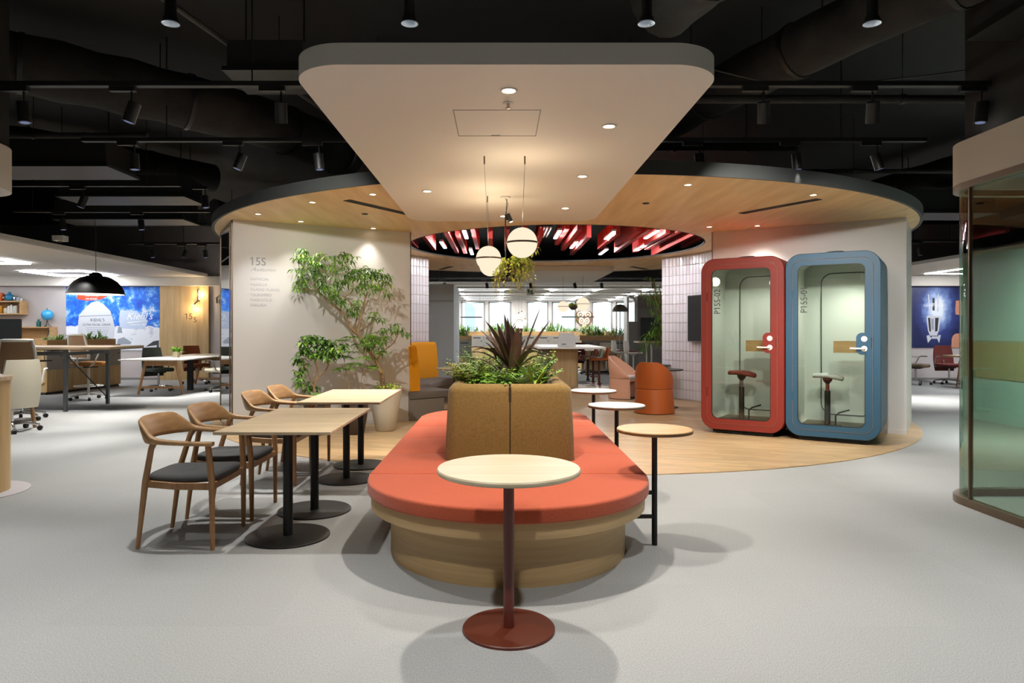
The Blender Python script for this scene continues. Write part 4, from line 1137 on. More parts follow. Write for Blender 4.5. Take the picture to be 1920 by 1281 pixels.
# ================================================================== PHONE BOOTHS
BR = math.atan2(-.552, .834)
def ringmesh(outer, inner, y0, y1):
    mb = MB()
    V = lambda l, y: [(x, y, z) for x, z in l]
    mb.rings([V(outer,y0), V(outer,y1), V(inner,y1), V(inner,y0), V(outer,y0)], True, False)
    return mb
def booth(cx, cy, m, ms, code, label, slabel):
    o = thing('phone_booth', label, 'phone booth', (cx, cy, .006), BR, 'two phone booths')
    W, H, zc = 1.0, 2.15, .05+2.15/2
    N_ = 10
    outer = rr(W, H, .17, N_, 0, zc); o2 = rr(W-.012, H-.012, .165, N_, 0, zc)
    door_o = rr(W-.146, H-.146, .115, N_, 0, zc); door_f = rr(W-.152, H-.152, .112, N_, 0, zc)
    inner = rr(.71, 1.87, .075, N_, -.01, zc); shell_i = rr(W-.13, H-.13, .11, N_, 0, zc)
    # shell
    mb = MB(); V = lambda l, y: [(x, y, z) for x, z in l]
    mb.rings([V(shell_i,.04), V(outer,.04), V(outer,.90), V(rr(W-.02,H-.02,.16,N_,0,zc),.915), V(shell_i,.915), V(shell_i,.04)], True, False)
    mb.build('shell', ms, o, smooth=40)
    mb = MB(); mb.rings([V(o2,-.002), V(outer,.006), V(outer,.037), V(door_o,.037), V(door_o,-.002), V(o2,-.002)], True, False); mb.build('front_frame', m, o, smooth=40)
    mb = MB(); mb.rings([V(shell_i,.88), V(rr(W-.2,H-.2,.1,N_,0,zc),.88)], True, False)
    mb.add(V(shell_i,.885), [tuple(range(len(shell_i)))]); mb.build('rear_panel', 'booth_inside', o, smooth=0)
    mb = MB(); mb.rings([V(rr(W-.135,H-.135,.108,N_,0,zc),.06), V(rr(W-.135,H-.135,.108,N_,0,zc),.88)], True, False); mb.build('felt_lining', 'booth_inside', o, smooth=40, recalc=False)
    mb = MB(); mb.rings([V(rr(.60,1.80,.14,N_,.06,zc),.872), V(rr(.578,1.778,.13,N_,.06,zc),.872)], True, False); mb.build('panel_seal', 'black_metal', o, smooth=0)
    MB().box((-.42,.06,.125),(.42,.87,.145)).build('booth_floor', 'booth_floor', o, smooth=0)
    for sx in (-1, 1):
        for yy in (.08, .82): MB().cyl((sx*.3,yy,0),(sx*.3,yy,.06), .03, n=12).build('foot', 'black_metal', o)
    MB().box((-.36,.04,.012),(.36,.86,.055)).build('plinth', 'black_paint', o, smooth=0)
    # door with its glass, seal, hinges and lock
    mb = MB(); mb.rings([V(door_f,-.006), V(door_f,.034), V(inner,.034), V(inner,-.006), V(door_f,-.006)], True, False)
    d = mb.build('door', m, o, smooth=40)
    mb = MB(); mb.rings([V(door_f,-.0062), V(rr(W-.158,H-.158,.109,N_,0,zc),-.0066)], True, False); mb.build('door_seam', 'seam', d, smooth=0)
    mb = MB(); mb.rings([V(inner,-.0065), V(rr(.698,1.858,.07,N_,-.01,zc),-.0065), V(rr(.698,1.858,.07,N_,-.01,zc),.01)], True, False); mb.build('glass_seal', 'black_metal', d, smooth=0)
    mb = MB(); mb.add(V(rr(.709,1.869,.075,N_,-.01,zc),.012), [tuple(range(len(inner)))]); mb.build('glass_pane', 'booth_glass', d, smooth=0)
    zl = 1.145
    mb = MB(); pl = [(x+.322, z+zl) for x, z in circ(.062, 24)]+[]
    mb.rings([V([(.318+x, zl+z) for x, z in rr(.13,.25,.062,8)],-.008), V([(.318+x, zl+z) for x, z in rr(.13,.25,.062,8)],.03)]); mb.build('lock_plate', m, d, smooth=40)
    MB().cyl((.335,-.012,zl+.055),(.335,-.008,zl+.055), .032, n=20).build('lock_knob', 'white_plastic', d)
    mb = MB(); mb.cyl((.335,-.014,zl-.055),(.335,-.008,zl-.055), .032, n=20); mb.cyl((.335,-.045,zl-.055),(.335,-.01,zl-.055), .010, n=10); mb.tube([(.335,-.045,zl-.055),(.25,-.05,zl-.055),(.195,-.045,zl-.053)], .010, n=8); mb.build('door_handle', 'white_plastic', d)
    MB().box((.404,-.009,zl-.05),(.410,-.004,zl+.07)).build('lock_strike', 'chrome', d, smooth=0)
    for z in (.52, 1.72): MB().box((-.425,-.010,z-.055),(-.415,-.004,z+.055)).build('hinge', 'maroon_fabric' if m == 'booth_red' else 'booth_blue', d, smooth=0)
    lettering(code, Matrix.Translation((-.262,.008,1.50)) @ Matrix.Rotation(PI/2,4,'X') @ Matrix.Rotation(PI/2,4,'Z'), .105, 'text_dark', d, extrude=.0005, sx=.92)
    # small desk inside, ceiling lamp, roof handle
    sh = MB(); sh.box((-.02,.30,1.03),(.42,.60,1.05)); sh.build('desk_shelf', 'oak_box', o, smooth=0)
    sh = MB(); sh.box((-.02,.30,1.05),(.40,.315,1.17)); sh.build('desk_back', 'oak_box', o, smooth=0)
    MB().cyl((.25,.35,2.118),(.25,.35,2.124), .045, n=20).build('ceiling_lamp', 'led_white', o)
    light('SPOT', tuple(Matrix.Translation((cx,cy,0)) @ Matrix.Rotation(BR,4,'Z') @ Vector((.22,.40,2.10))), 80 if 'blue' in m else 45, (1,.97,.90), tuple(Matrix.Translation((cx,cy,0)) @ Matrix.Rotation(BR,4,'Z') @ Vector((.0,.5,0))), angle=130, blend=.9, parent=o, rad=.05)
    MB().tube(cat([(-.12,.25,H+.05),(-.08,.25,H+.075),(.02,.25,H+.082),(.10,.25,H+.075),(.06,.25,H+.055)], 5), .006, n=6).build('roof_cable', 'dark_grey', o)
    if 'blue' in m: MB().box((.500,.35,.20),(.502,.50,.24)).build('side_vent', 'dark_grey', o, smooth=0)
    # perch stool
    c = Matrix.Translation((cx,cy,0)) @ Matrix.Rotation(BR,4,'Z') @ Vector((-.10,.42,.151))
    t = thing('perch_stool', slabel, 'stool', c, BR, 'perch stools in the phone booths')
    mb = MB(); loft(mb, [((-.16,0,.60),(0,.07,0),(0,0,.012)),((-.15,0,.60),(0,.10,0),(0,0,.028)),((0,0,.605),(0,.125,0),(0,0,.030)),((.10,0,.59),(0,.11,0),(0,0,.034)),((.165,0,.572),(0,.08,0),(0,0,.030)),((.175,0,.57),(0,.05,0),(0,0,.014))], 16, 2.4)
    mb.build('seat', 'red_stool' if 'red' in m else 'pale_stool', t, smooth=60)
    MB().lathe([(.018,.50),(.05,.54),(.06,.575)], n=18).build('seat_mount', 'black_metal', t)
    MB().cyl((0,0,.01),(0,0,.42), .034, n=18).build('column', 'black_metal', t); MB().cyl((0,0,.42),(0,0,.52), .022, n=16).build('piston', 'red_stool' if 'blue' in m else 'steel_grey', t)
    MB().lathe([(.15,0),(.15,.008),(.03,.014),(.0001,.014)], n=28).build('base_plate', 'black_metal', t)
    MB().tube([(.09,0,.01),(.09,0,.12),(.13,0,.16),(.24,0,.20)], .010, n=8).build('foot_rest', 'black_metal', t)
booth(3.00, 8.44, 'booth_red', 'booth_red', 'P15S-02', 'red framed phone booth with a glass door', 'rust red saddle stool inside the red booth')
booth(3.843, 7.882, 'booth_blue', 'booth_blue', 'P15S-01', 'blue framed phone booth with a glass door', 'pale grey saddle stool inside the blue booth')

# wall lettering on the tree wall
wr = math.atan2(Lfd.y, Lfd.x)
o = thing('wall_directory', 'grey room directory lettering on the white wall beside the umbrella tree', 'sign', (LA[0], LA[1], 0), wr)
def WU(u, v):
    # point of the wall plane under a given direction of view
    k_ = (u-935)/1280; d = Lfd; a = (LA[0]-k_*LA[1])/(k_*d.y-d.x); y = LA[1]+a*d.y
    return a, 1.3-(v-620)/1280*y, y
def wtxt(t, u, v, px, m, sh=0, sx=1.0):
    a, z, y = WU(u, v); lettering(t, upright((a,-.0015,z)), px/1280*y/.70, m, o, shear=sh, extrude=.0008, sx=sx)
wtxt('15S', 468, 497, 15, 'text_grey', sx=.95)
wtxt('Autumn', 470, 508, 7, 'text_light', .45, 1.35)
for t, v in (('SAFFRON',525.5),('VANILLA',535.5),('YLANG YLANG',545),('TSUKIMISO',555),('MARIGOLD',564.5),('SAKURA',574)): wtxt(t, 469, v, 5.0, 'text_light', sx=1.1)
# ================================================================== OFFICE CHAIRS (facing local +x)
def task_chair(x, y, rz, seat_m, back_m, frame_m, label, arms=True, z_seat=.46, h_back=.93, tall=False, base_m='chrome', mesh_frame=False):
    o = thing('task_chair', label, 'office chair', (x, y, 0), rz, 'swivel office chairs')
    zs = z_seat
    for i in range(5):
        a = 2*PI*i/5+.3; d = Vector((math.cos(a), math.sin(a), 0)); p = d*.31
        m = MB(); m.tube([d*.03+Vector((0,0,.11)), d*.16+Vector((0,0,.105)), p+Vector((0,0,.075))], [.022,.018,.013], n=8); lg = m.build('leg', base_m, o)
        m = MB(); s_ = Vector((-d.y, d.x, 0)); m.cyl(p+s_*.022+Vector((0,0,.032)), p-s_*.022+Vector((0,0,.032)), .031, n=12); m.build('caster', 'black_metal', lg)
    MB().cyl((0,0,.09),(0,0,zs-.06), .022, n=12).build('column', base_m, o)
    if tall:
        m = MB(); m.tube([(.24*math.cos(2*PI*i/24), .24*math.sin(2*PI*i/24), .26) for i in range(25)], .010, n=6)
        for i in range(3): m.cyl((0,0,.24),(.24*math.cos(2.1*i),.24*math.sin(2.1*i),.26), .007, n=6)
        m.build('foot_ring', base_m, o)
    MB().box((-.13,-.10,zs-.075),(.12,.10,zs-.045)).build('mechanism', 'black_metal', o, smooth=0)
    m = MB(); m.soft(rr(.48,.49,.09,5,.02,0), zs-.045, zs+.035, .03, 3); m.build('seat', seat_m, o, smooth=60)
    # curved backrest
    rs = []
    for k in range(7):
        t = k/6; zb = zs+.10 if mesh_frame else zs-.15; z = zb+(h_back-zb)*t; xx = (-.20 if mesh_frame else -.25)-.035*math.sin(t*PI*.6)-.05*t; w = .215+.02*math.sin(PI*t)-.025*t*t
        rs.append((z, xx, w))
    def shell(off, shrink=0):
        g = []
        for z, xx, w in rs:
            g.append([(xx+off+.05*(q/5-1)**2 if False else xx+off+.055*((j-5)/5)**2, w*(j-5)/5*(1-shrink), z) for j in range(11) for q in (0,)])
        return g
    f, b = shell(.018), shell(-.018)
    rows = [fr+bk[::-1] for fr, bk in zip(f, b)]
    MB().rings(rows).build('backrest', back_m, o, smooth=60)
    if mesh_frame:
        m = MB(); edge = [Vector(b[i][0]) for i in range(7)]+[Vector(b[6][j]) for j in range(1,10)]+[Vector(b[i][10]) for i in range(6,-1,-1)]
        m.tube(edge, .022, n=8); m.tube([Vector(b[0][j]) for j in range(11)], .020, n=8); m.build('back_frame', frame_m, o)
    m = MB(); m.tube([(-.10,0,zs-.06),(-.22,0,zs-.04),(-.235,0,zs+.12)], .018, n=8); m.build('back_bracket', frame_m if mesh_frame else 'chrome', o)
    if arms:
        for s in (-1, 1):
            m = MB(); m.tube([(-.16,s*.22,zs-.05),(-.10,s*.275,zs+.02),(-.02,s*.285,zs+.20),(.02,s*.28,zs+.215),(.16,s*.275,zs+.215)], .013, n=8); m.build('armrest', frame_m, o)
    return o
def clone(o, x, y, rz, label, mats=None):
    c = copy_tree(o, (x, y, 0), rz, label)
    if mats:
        for k_ in list(bpy.data.objects):
            if k_.parent is c:
                n_ = k_.name.split('.')[0]
                if n_ in mats:
                    k_.data = k_.data.copy(); k_.data.materials[0] = MATS[mats[n_]]
    return c
iv = task_chair(-6.28, 8.80, math.radians(150), 'ivory_fabric', 'ivory', 'chrome', 'ivory task chair seen from behind at the table edge, nearest office chair')
mc = task_chair(-6.95, 9.95, math.radians(110), 'tan_fabric', 'tan_mesh', 'white_plastic', 'white framed mesh back chair behind the ivory task chair', mesh_frame=True, base_m='chrome', h_back=1.16, z_seat=.52)
dr = task_chair(-7.72, 12.85, math.radians(70), 'tan_fabric', 'tan_mesh', 'white_plastic', 'tall white drafting chair with tan seat behind the high desk', mesh_frame=True, base_m='white_plastic', h_back=1.22, z_seat=.68, tall=True)
g = clone(iv, -7.35, 14.75, math.radians(-35), 'dark green task chair at the white meeting table', {'seat':'green_fabric','backrest':'green_fabric'})
clone(iv, -7.35, 16.6, math.radians(-40), 'rust brown task chair beyond the white meeting table', {'seat':'brown_fabric','backrest':'brown_fabric'})
clone(iv, -5.95, 14.6, math.radians(165), 'ivory task chair at the white meeting table, by the mirror')
clone(iv, -5.95, 16.6, math.radians(200), 'brown task chair seen mostly in the mirrored wall end', {'seat':'brown_fabric','backrest':'brown_fabric'})

# ================================================================== SIDE OFFICE FURNITURE
def table_box(name, lo, hi, t, top_m, label, legs, cat_='table', leg_m='oak_leg', r=.022, group=None):
    c = Vector(((lo[0]+hi[0])/2, (lo[1]+hi[1])/2, 0)); o = thing(name, label, cat_, c, 0, group); h = hi[2]
    MB().box((lo[0]-c.x, lo[1]-c.y, h-t),(hi[0]-c.x, hi[1]-c.y, h)).build('table_top', top_m, o, smooth=0)
    for p, q in legs: MB().tube([Vector(p)-c, Vector(q)-c], [r*.8, r], n=10).build('leg', leg_m, o)
    return o
# ivory chair's table
table_box('work_table', (-8.2,8.55,0), (-6.18,9.12,.72), .03, 'oak_pale_top', 'pale work table beside the ivory task chair', [((-6.22,9.16,0),(-6.26,9.05,.69)),((-6.3,8.6,0),(-6.35,8.65,.69)),((-8.1,8.6,0),(-8.0,8.65,.69)),((-8.1,9.1,0),(-8.0,9.05,.69))], r=.03)
o = thing('round_pedestal', 'round oak counter pedestal cut by the picture edge', 'counter', (-4.27, 5.46, 0))
MB().lathe([(.30,.0),(.30,.90),(.0001,.90)], n=48).build('drum', 'oak_panel', o); MB().lathe([(.315,.90),(.315,.93),(.0001,.93)], n=48).build('counter_top', 'oak_top', o)
MB().lathe([(.44,0),(.44,.006),(.0001,.006)], n=48).build('floor_ring', 'grout', o)
# high desk on a steel trestle
o = thing('high_desk', 'long high desk with oak top on a grey steel frame', 'desk', (-7.6, 11.6, 0))
out = [(-2.6,-.70),(1.38,-.70),(1.20,.72),(-2.6,.72)]
MB().prism(out, .995, 1.035).build('table_top', 'oak_top', o, smooth=0)
MB().prism([(x*.995, y*.97) for x, y in out], .985, .995).build('under_panel', 'dark_grey', o, smooth=0)
for (x, y) in ((.66,-.66),(.66,.52),(-2.4,-.66),(-2.4,.52)): MB().box((x-.025,y-.025,0),(x+.025,y+.025,.985)).build('leg', 'steel_grey', o, smooth=0)
for x in (.66,-2.4): MB().box((x-.02,-.66,.90),(x+.02,.52,.95)).build('cross_rail', 'steel_grey', o, smooth=0)
MB().box((-2.4,-.68,.90),(.66,-.64,.96)).build('cross_rail', 'steel_grey', o, smooth=0)
MB().tube([(.66,.50,.12),(.64,-.60,.90)], .010, n=8).build('brace', 'dark_grey', o)
o = thing('cable_tray', 'dark tray with coiled cables under the high desk', 'cable tray', (-8.35, 11.5, .78))
MB().box((-.75,-.12,.0),(.75,.12,.02)).build('tray', 'black_metal', o, smooth=0)
r = random.Random(9); m = MB()
for i in range(6): m.tube(cat([(r.uniform(-.7,.7), r.uniform(-.08,.08), .03+.1*abs(math.sin(k))) for k in range(6)], 4), .008, n=5)
q = m.build('cable', 'amber', o); q['kind'] = 'stuff'
for x in (-.7,.7): MB().cyl((x,0,.02),(x,0,.205), .006, n=6).build('hanger', 'black_metal', o)
# lockers behind the high desk
def lockers(name, x, y, rz, n, w, d, h, split, label, handle=True, lower='oak_panel', upper='locker_grey', lock=True):
    """a run of locker columns; doors face local -y"""
    o = thing(name, label, 'lockers', (x, y, 0), rz)
    MB().box((0,.02,.05),(n*w,d,h)).build('carcass', 'oak_panel', o, smooth=0)
    MB().box((.02,.04,0),(n*w-.02,d,.05)).build('plinth', 'dark_grey', o, smooth=0)
    for i in range(n):
        a, b = i*w+.004, (i+1)*w-.004
        MB().box((a,0,.06),(b,.02,split-.004)).build('lower_door', lower, o, smooth=0)
        u = MB().box((a,0,split+.004),(b,.02,h-.012)).build('upper_door', upper, o, smooth=0)
        MB().box((a+w*.22,-.004,h-.10),(b-w*.22,.0,h-.075)).build('handle_slot', 'black_metal', u, smooth=0)
        if lock: MB().cyl((b-w*.16,-.006,h-.20),(b-w*.16,0,h-.20), .018, n=10).build('lock', 'black_metal', u)
    return o
lockers('locker_row', -9.1, 13.75, math.radians(84), 5, .455, .45, .98, .50, 'grey and oak lockers behind the high desk')
def plant_box(x, y, z, L, rz, label, seed, pal='mix', h=.13, d=.28, hgt=.26, n=60, m='leaf', mb_='oak_box'):
    o = thing('planter_box', label, 'planter', (x, y, z), rz); r = random.Random(seed)
    f = MB(); f.box((0,0,0),(L,.02,h)); f.box((0,d-.02,0),(L,d,h)); f.box((0,.02,0),(.02,d-.02,h)); f.box((L-.02,.02,0),(L,d-.02,h)); f.build('trough', mb_, o, smooth=0)
    MB().box((.02,.02,0),(L-.02,d-.02,h-.03)).build('soil', 'soil', o, smooth=0)
    lf = MB()
    for i in range(n):
        c = Vector((r.uniform(.06,L-.06), r.uniform(.06,d-.06), h-.03)); k_ = r.random(); p_ = r.choice(['bright','mix','dark',pal]); hh = hgt*r.uniform(.5,1.3)
        if k_ < .45: tuft(lf, c, 12, hh, .022, r, .55, p_)
        elif k_ < .8: cluster(lf, c+Vector((0,0,hh*.45)), 36, hh*.5, .075, .035, r, p_)
        else: tuft(lf, c, 8, hh*1.2, .035, r, .3, p_, .2)
    q = lf.build('foliage', m, o, smooth=0, recalc=False); q['kind'] = 'stuff'
    return o
plant_box(-9.16, 13.85, .98, 2.1, math.radians(84), 'planter of mixed greenery on the lockers behind the high desk', 3, n=40, hgt=.15)
# desk with the monitor
table_box('sit_stand_desk', (-11.4,13.6,0), (-9.75,14.4,.98), .03, 'grey_top', 'grey topped desk that carries the black monitor', [((x,y,0),(x,y,.95)) for x in (-11.3,-9.85) for y in (13.7,14.3)], 'desk', 'steel_grey')
o = thing('computer_monitor', 'black flat monitor on the grey topped desk', 'monitor', (-10.12, 14.1, .98))
MB().box((-.265,-.02,.13),(.265,.01,.56)).build('screen', 'screen_black', o, smooth=0); MB().box((-.02,.01,.0),(.02,.03,.35)).build('stand', 'steel_grey', o, smooth=0); MB().box((-.11,-.06,0),(.11,.10,.012)).build('base', 'steel_grey', o, smooth=0)
# white meeting table
o = thing('meeting_table', 'white topped meeting table on splayed oak legs', 'table', (-6.88, 15.2, 0))
for k in (-1, 1):
    MB().box((-.62,-1.75 if k < 0 else .03,.705),(.62,-.03 if k < 0 else 1.75,.73)).build('table_top', 'white_plastic', o, smooth=0)
MB().box((-.62,-.02,.70),(.62,.02,.715)).build('cable_channel', 'black_metal', o, smooth=0)
for y in (-1.30, 1.30):
    for s in (-1, 1): MB().tube([(s*.46,y,0),(s*.30,y,.705)], [.026,.034], n=10).build('leg', 'oak_leg', o)
    MB().box((-.43,y-.02,.12),(.43,y+.02,.165)).build('stretcher', 'oak_leg', o, smooth=0); MB().box((-.32,y-.02,.58),(.32,y+.02,.70)).build('apron', 'oak_leg', o, smooth=0)
MB().box((.10,-.35,0),(.20,-.25,.70)).build('cable_post', 'black_metal', o, smooth=0)
o = thing('desk_plant', 'small bushy green plant in a pale wooden pot on the white meeting table', 'plant', (-6.82, 14.45, .73))
MB().lathe([(.06,0),(.075,.13),(.066,.13),(.0001,.11)], n=20).build('pot', 'oak_pale_top', o); lf = MB(); r = random.Random(5)
for i in range(14): tuft(lf, (r.uniform(-.03,.03), r.uniform(-.03,.03), .12), 14, .16, .02, r, .9, 'bright', .2)
q = lf.build('foliage', 'leaf', o, smooth=0, recalc=False); q['kind'] = 'stuff'
# dome pendant
o = thing('dome_pendant', 'large black dome pendant lamp over the high desk', 'pendant lamp', (-6.52, 11.05, 1.885))
prof = [(.418,0),(.405,.06),(.37,.135),(.31,.205),(.23,.26),(.14,.295),(.10,.30),(.085,.335),(.05,.355),(.0001,.36)]
MB().lathe(prof, n=48, cap=False).build('shade', 'black_metal', o, smooth=60)
MB().lathe([(r_-.006, z+.001) for r_, z in prof[:7]], n=48, cap=False).build('shade_lining', 'print_white', o, smooth=60)
MB().sphere((0,0,.14), .06, 16, 10).build('bulb', 'bulb_warm', o)
MB().tube([(0,0,.355),(.0,0,1.0),(-.02,0,1.24)], .004, n=6).build('cord', 'dark_grey', o); MB().cyl((-.02,0,1.215),(-.02,0,2.2), .005, n=6).build('hanger', 'black_metal', o)
light('POINT', (-6.52,11.05,1.97), 60, (1,.82,.6), parent=o, rad=.06)
o = thing('ceiling_projector', 'small white box unit at the edge of the dropped ceiling', 'projector', (-7.45, 11.6, 2.82))
MB().box((-.09,-.08,0),(.09,.08,.09)).build('body', 'white_plastic', o, smooth=0); MB().cyl((0,0,-.02),(0,0,0), .03, n=12).build('lens', 'dark_grey', o); MB().cyl((0,0,.09),(0,0,1.2), .006, n=6).build('stem', 'black_metal', o)
# wood panel wall part with the sconce and number
wp = slab('wall_wood_panel', (-8.90,17.93,0), (-7.62,18,2.47), 'oak_panel', 'oak panelled wall section with floor number beside the mural')
o = thing('wall_sconce', 'black bar wall sconce with two warm glowing ends on the oak panel', 'wall lamp', (-7.88, 17.93, 2.08))
MB().cyl((0,-.05,.0),(0,-.05,.30), .016, n=10).build('bar', 'black_metal', o); MB().cyl((0.02,-.03,.02),(0.02,-.03,.28), .018, n=10).build('light_tube', 'bulb_warm', o)
MB().cyl((0,-.05,.0),(0.02,0,.0), .014, n=10).build('mount', 'black_metal', o); MB().cyl((0,-.05,0),(-.08,-.10,-.10), .014, n=10).build('arm', 'black_metal', o); MB().cyl((-.08,-.10,-.10),(-.10,-.11,-.14), .022, n=10).build('spot_head', 'bulb_warm', o)
light('POINT', (-7.98,17.74,1.86), 9, (1,.76,.45), parent=o, rad=.04); light('POINT', (-7.84,17.80,2.25), 8, (1,.76,.45), parent=o, rad=.05)
lettering('15', upright((-8.25,17.925,1.60)), .22, 'text_brown', wp); lettering('S', upright((-8.02,17.925,1.52)), .20, 'text_brown', wp)
o = thing('house_icon', 'grey line drawing of a house on the wall by the mirror', 'sign', (-7.33, 17.99, 2.12))
m = MB(); 
for p, q in (((-.11,0,-.10),(-.11,0,.05)),((.11,0,-.10),(.11,0,.05)),((-.14,0,.03),(-.02,0,.12)),((.14,0,.03),(-.02,0,.12)),((-.04,0,-.10),(-.04,0,0)),((.04,0,-.10),(.04,0,0)),((-.04,0,0),(.04,0,0))): m.cyl(p, q, .009, n=5)
m.build('outline', 'mid_grey', o)
# mural (flat print on a panel)
def printed(name, label, cat_, x0, x1, z0, z1, y, base):
    o = thing(name, label, cat_, ((x0+x1)/2, y, z0)); MB().box((x0-(x0+x1)/2,0,0),(x1-(x0+x1)/2,.012,z1-z0)).build('print_panel', base, o, smooth=0); return o
def shape(o, pts, m, d=.001, name='printed_shape'):
    mb = MB(); mb.add([(x, -d, z) for x, z in pts], [tuple(range(len(pts)))]); return mb.build(name, m, o, smooth=0)
def mural_mat():
    m = bpy.data.materials.new('mural_print'); m.use_nodes = True; nt = m.node_tree; b = nt.nodes['Principled BSDF']; b.inputs['Roughness'].default_value = .6; L = nt.links.new
    tc = nt.nodes.new('ShaderNodeTexCoord'); nz = nt.nodes.new('ShaderNodeTexNoise'); nz.inputs['Scale'].default_value = 2.6; nz.inputs['Detail'].default_value = 9; nz.inputs['Roughness'].default_value = .68
    L(tc.outputs['Object'], nz.inputs[0])
    sky = nt.nodes.new('ShaderNodeValToRGB'); e = sky.color_ramp.elements; e[0].position = .40; e[0].color = rgb(8,70,196); e[1].position = .62; e[1].color = rgb(226,236,250)
    e.new(.50).color = rgb(20,110,222); e.new(.555).color = rgb(90,160,236); L(nz.outputs[0], sky.inputs[0])
    snow = nt.nodes.new('ShaderNodeValToRGB'); e = snow.color_ramp.elements; e[0].position = .30; e[0].color = rgb(96,126,184); e[1].position = .44; e[1].color = rgb(236,240,248); L(nz.outputs[0], snow.inputs[0])
    sp = nt.nodes.new('ShaderNodeSeparateXYZ'); L(tc.outputs['Object'], sp.inputs[0])
    ad = nt.nodes.new('ShaderNodeMath'); ad.operation = 'MULTIPLY_ADD'; ad.inputs[1].default_value = .5; L(nz.outputs[0], ad.inputs[0]); L(sp.outputs[2], ad.inputs[2])
    gt = nt.nodes.new('ShaderNodeMath'); gt.operation = 'GREATER_THAN'; gt.inputs[1].default_value = .86; L(ad.outputs[0], gt.inputs[0])
    mx = nt.nodes.new('ShaderNodeMix'); mx.data_type = 'RGBA'; L(gt.outputs[0], mx.inputs[0]); L(snow.outputs[0], mx.inputs[6]); L(sky.outputs[0], mx.inputs[7]); L(mx.outputs[2], b.inputs['Base Color'])
    MATS['mural_print'] = m
mural_mat()
def bottle_mat():
    m = bpy.data.materials.new('poster_print'); m.use_nodes = True; nt = m.node_tree; b = nt.nodes['Principled BSDF']; b.inputs['Roughness'].default_value = .4; L = nt.links.new
    tc = nt.nodes.new('ShaderNodeTexCoord'); mp = nt.nodes.new('ShaderNodeMapping'); mp.inputs['Location'].default_value = (.06,0,-.82); mp.inputs['Scale'].default_value = (1.25,0,.80); mp.vector_type = 'POINT'; L(tc.outputs['Object'], mp.inputs[0])
    ln = nt.nodes.new('ShaderNodeVectorMath'); ln.operation = 'LENGTH'; L(mp.outputs[0], ln.inputs[0])
    nz = nt.nodes.new('ShaderNodeTexNoise'); nz.inputs['Scale'].default_value = 6; nz.inputs['Detail'].default_value = 8; L(tc.outputs['Object'], nz.inputs[0])
    ad = nt.nodes.new('ShaderNodeMath'); ad.operation = 'MULTIPLY_ADD'; ad.inputs[1].default_value = .35; L(nz.outputs[0], ad.inputs[0]); L(ln.outputs[1], ad.inputs[2])
    cr = nt.nodes.new('ShaderNodeValToRGB'); e = cr.color_ramp.elements; e[0].position = .34; e[0].color = rgb(226,236,246); e[1].position = .95; e[1].color = rgb(30,38,82); e.new(.50).color = rgb(126,152,204); e.new(.70).color = rgb(52,66,124)
    L(ad.outputs[0], cr.inputs[0]); L(cr.outputs[0], b.inputs['Base Color']); MATS['poster_print'] = m
bottle_mat()
mu = printed('mountain_mural', 'large printed mural of a white cream jar before blue mountains', 'mural', -11.39, -8.93, .78, 2.46, 17.975, 'mural_print')
U = lambda px, py: (-1.23+(px-183)/1240*2.46, 1.68-(py-268)/840*1.68)
shape(mu, [U(*p) for p in ((900,580),(1120,590),(1270,720),(1220,830),(900,820),(885,700))], 'print_ice', .0008)
shape(mu, [U(*p) for p in ((360,640),(440,545),(520,480),(600,460),(680,500),(770,590),(800,680),(830,800),(820,930),(790,1000),(640,1030),(400,1000),(340,880),(345,720))], 'print_white', .0012)
shape(mu, [U(*p) for p in ((365,655),(800,640),(800,652),(365,668))], 'print_grey', .0016)
shape(mu, [U(*p) for p in ((330,340),(730,340),(728,398),(640,440),(460,455),(325,432))], 'print_red', .0016)
shape(mu, [U(*p) for p in ((870,960),(950,935),(1050,1000),(1040,1030),(860,1030))], 'print_grey', .0016)
shape(mu, [U(*p) for p in ((1340,990),(1415,975),(1415,1110),(1370,1110),(1390,1040),(1310,1050),(1240,1060))], 'print_black', .0016)
shape(mu, [U(*p) for p in ((860,880),(880,790),(920,810),(930,880))], 'print_grey', .0016)
def mtxt(t, px, py, size, m, sh=0, sx=1.0, al='CENTER'):
    x, z = U(px, py); lettering(t, upright((x,-.0022,z)), size, m, mu, sh, al, .0006, sx)
mtxt("KIEHL'S", 600, 728, .115, 'print_black'); mtxt('ULTRA FACIAL CREAM', 588, 785, .085, 'print_black', sx=.85)
for i, (n_, y_) in enumerate(((.62,815),(.60,840),(.56,862),(.54,884),(.50,905))):
    x, z = U(600, y_); shape(mu, [(x-n_/2,z),(x+n_/2,z),(x+n_/2,z+.012),(x-n_/2,z+.012)], 'print_grey', .002)
mtxt("Kiehl's", 1155, 700, .26, 'text_white', .35, 1.0); mtxt('SINCE 1851', 1150, 782, .07, 'text_white', sx=1.3)
shape(mu, [U(*p) for p in ((1000,738),(1150,722),(1310,712),(1150,732),(1000,752))], 'text_white', .002)
mtxt('INSTANTLY', 530, 396, .07, 'text_white', .1); mtxt('24H BOOST', 520, 440, .06, 'text_white', .1)
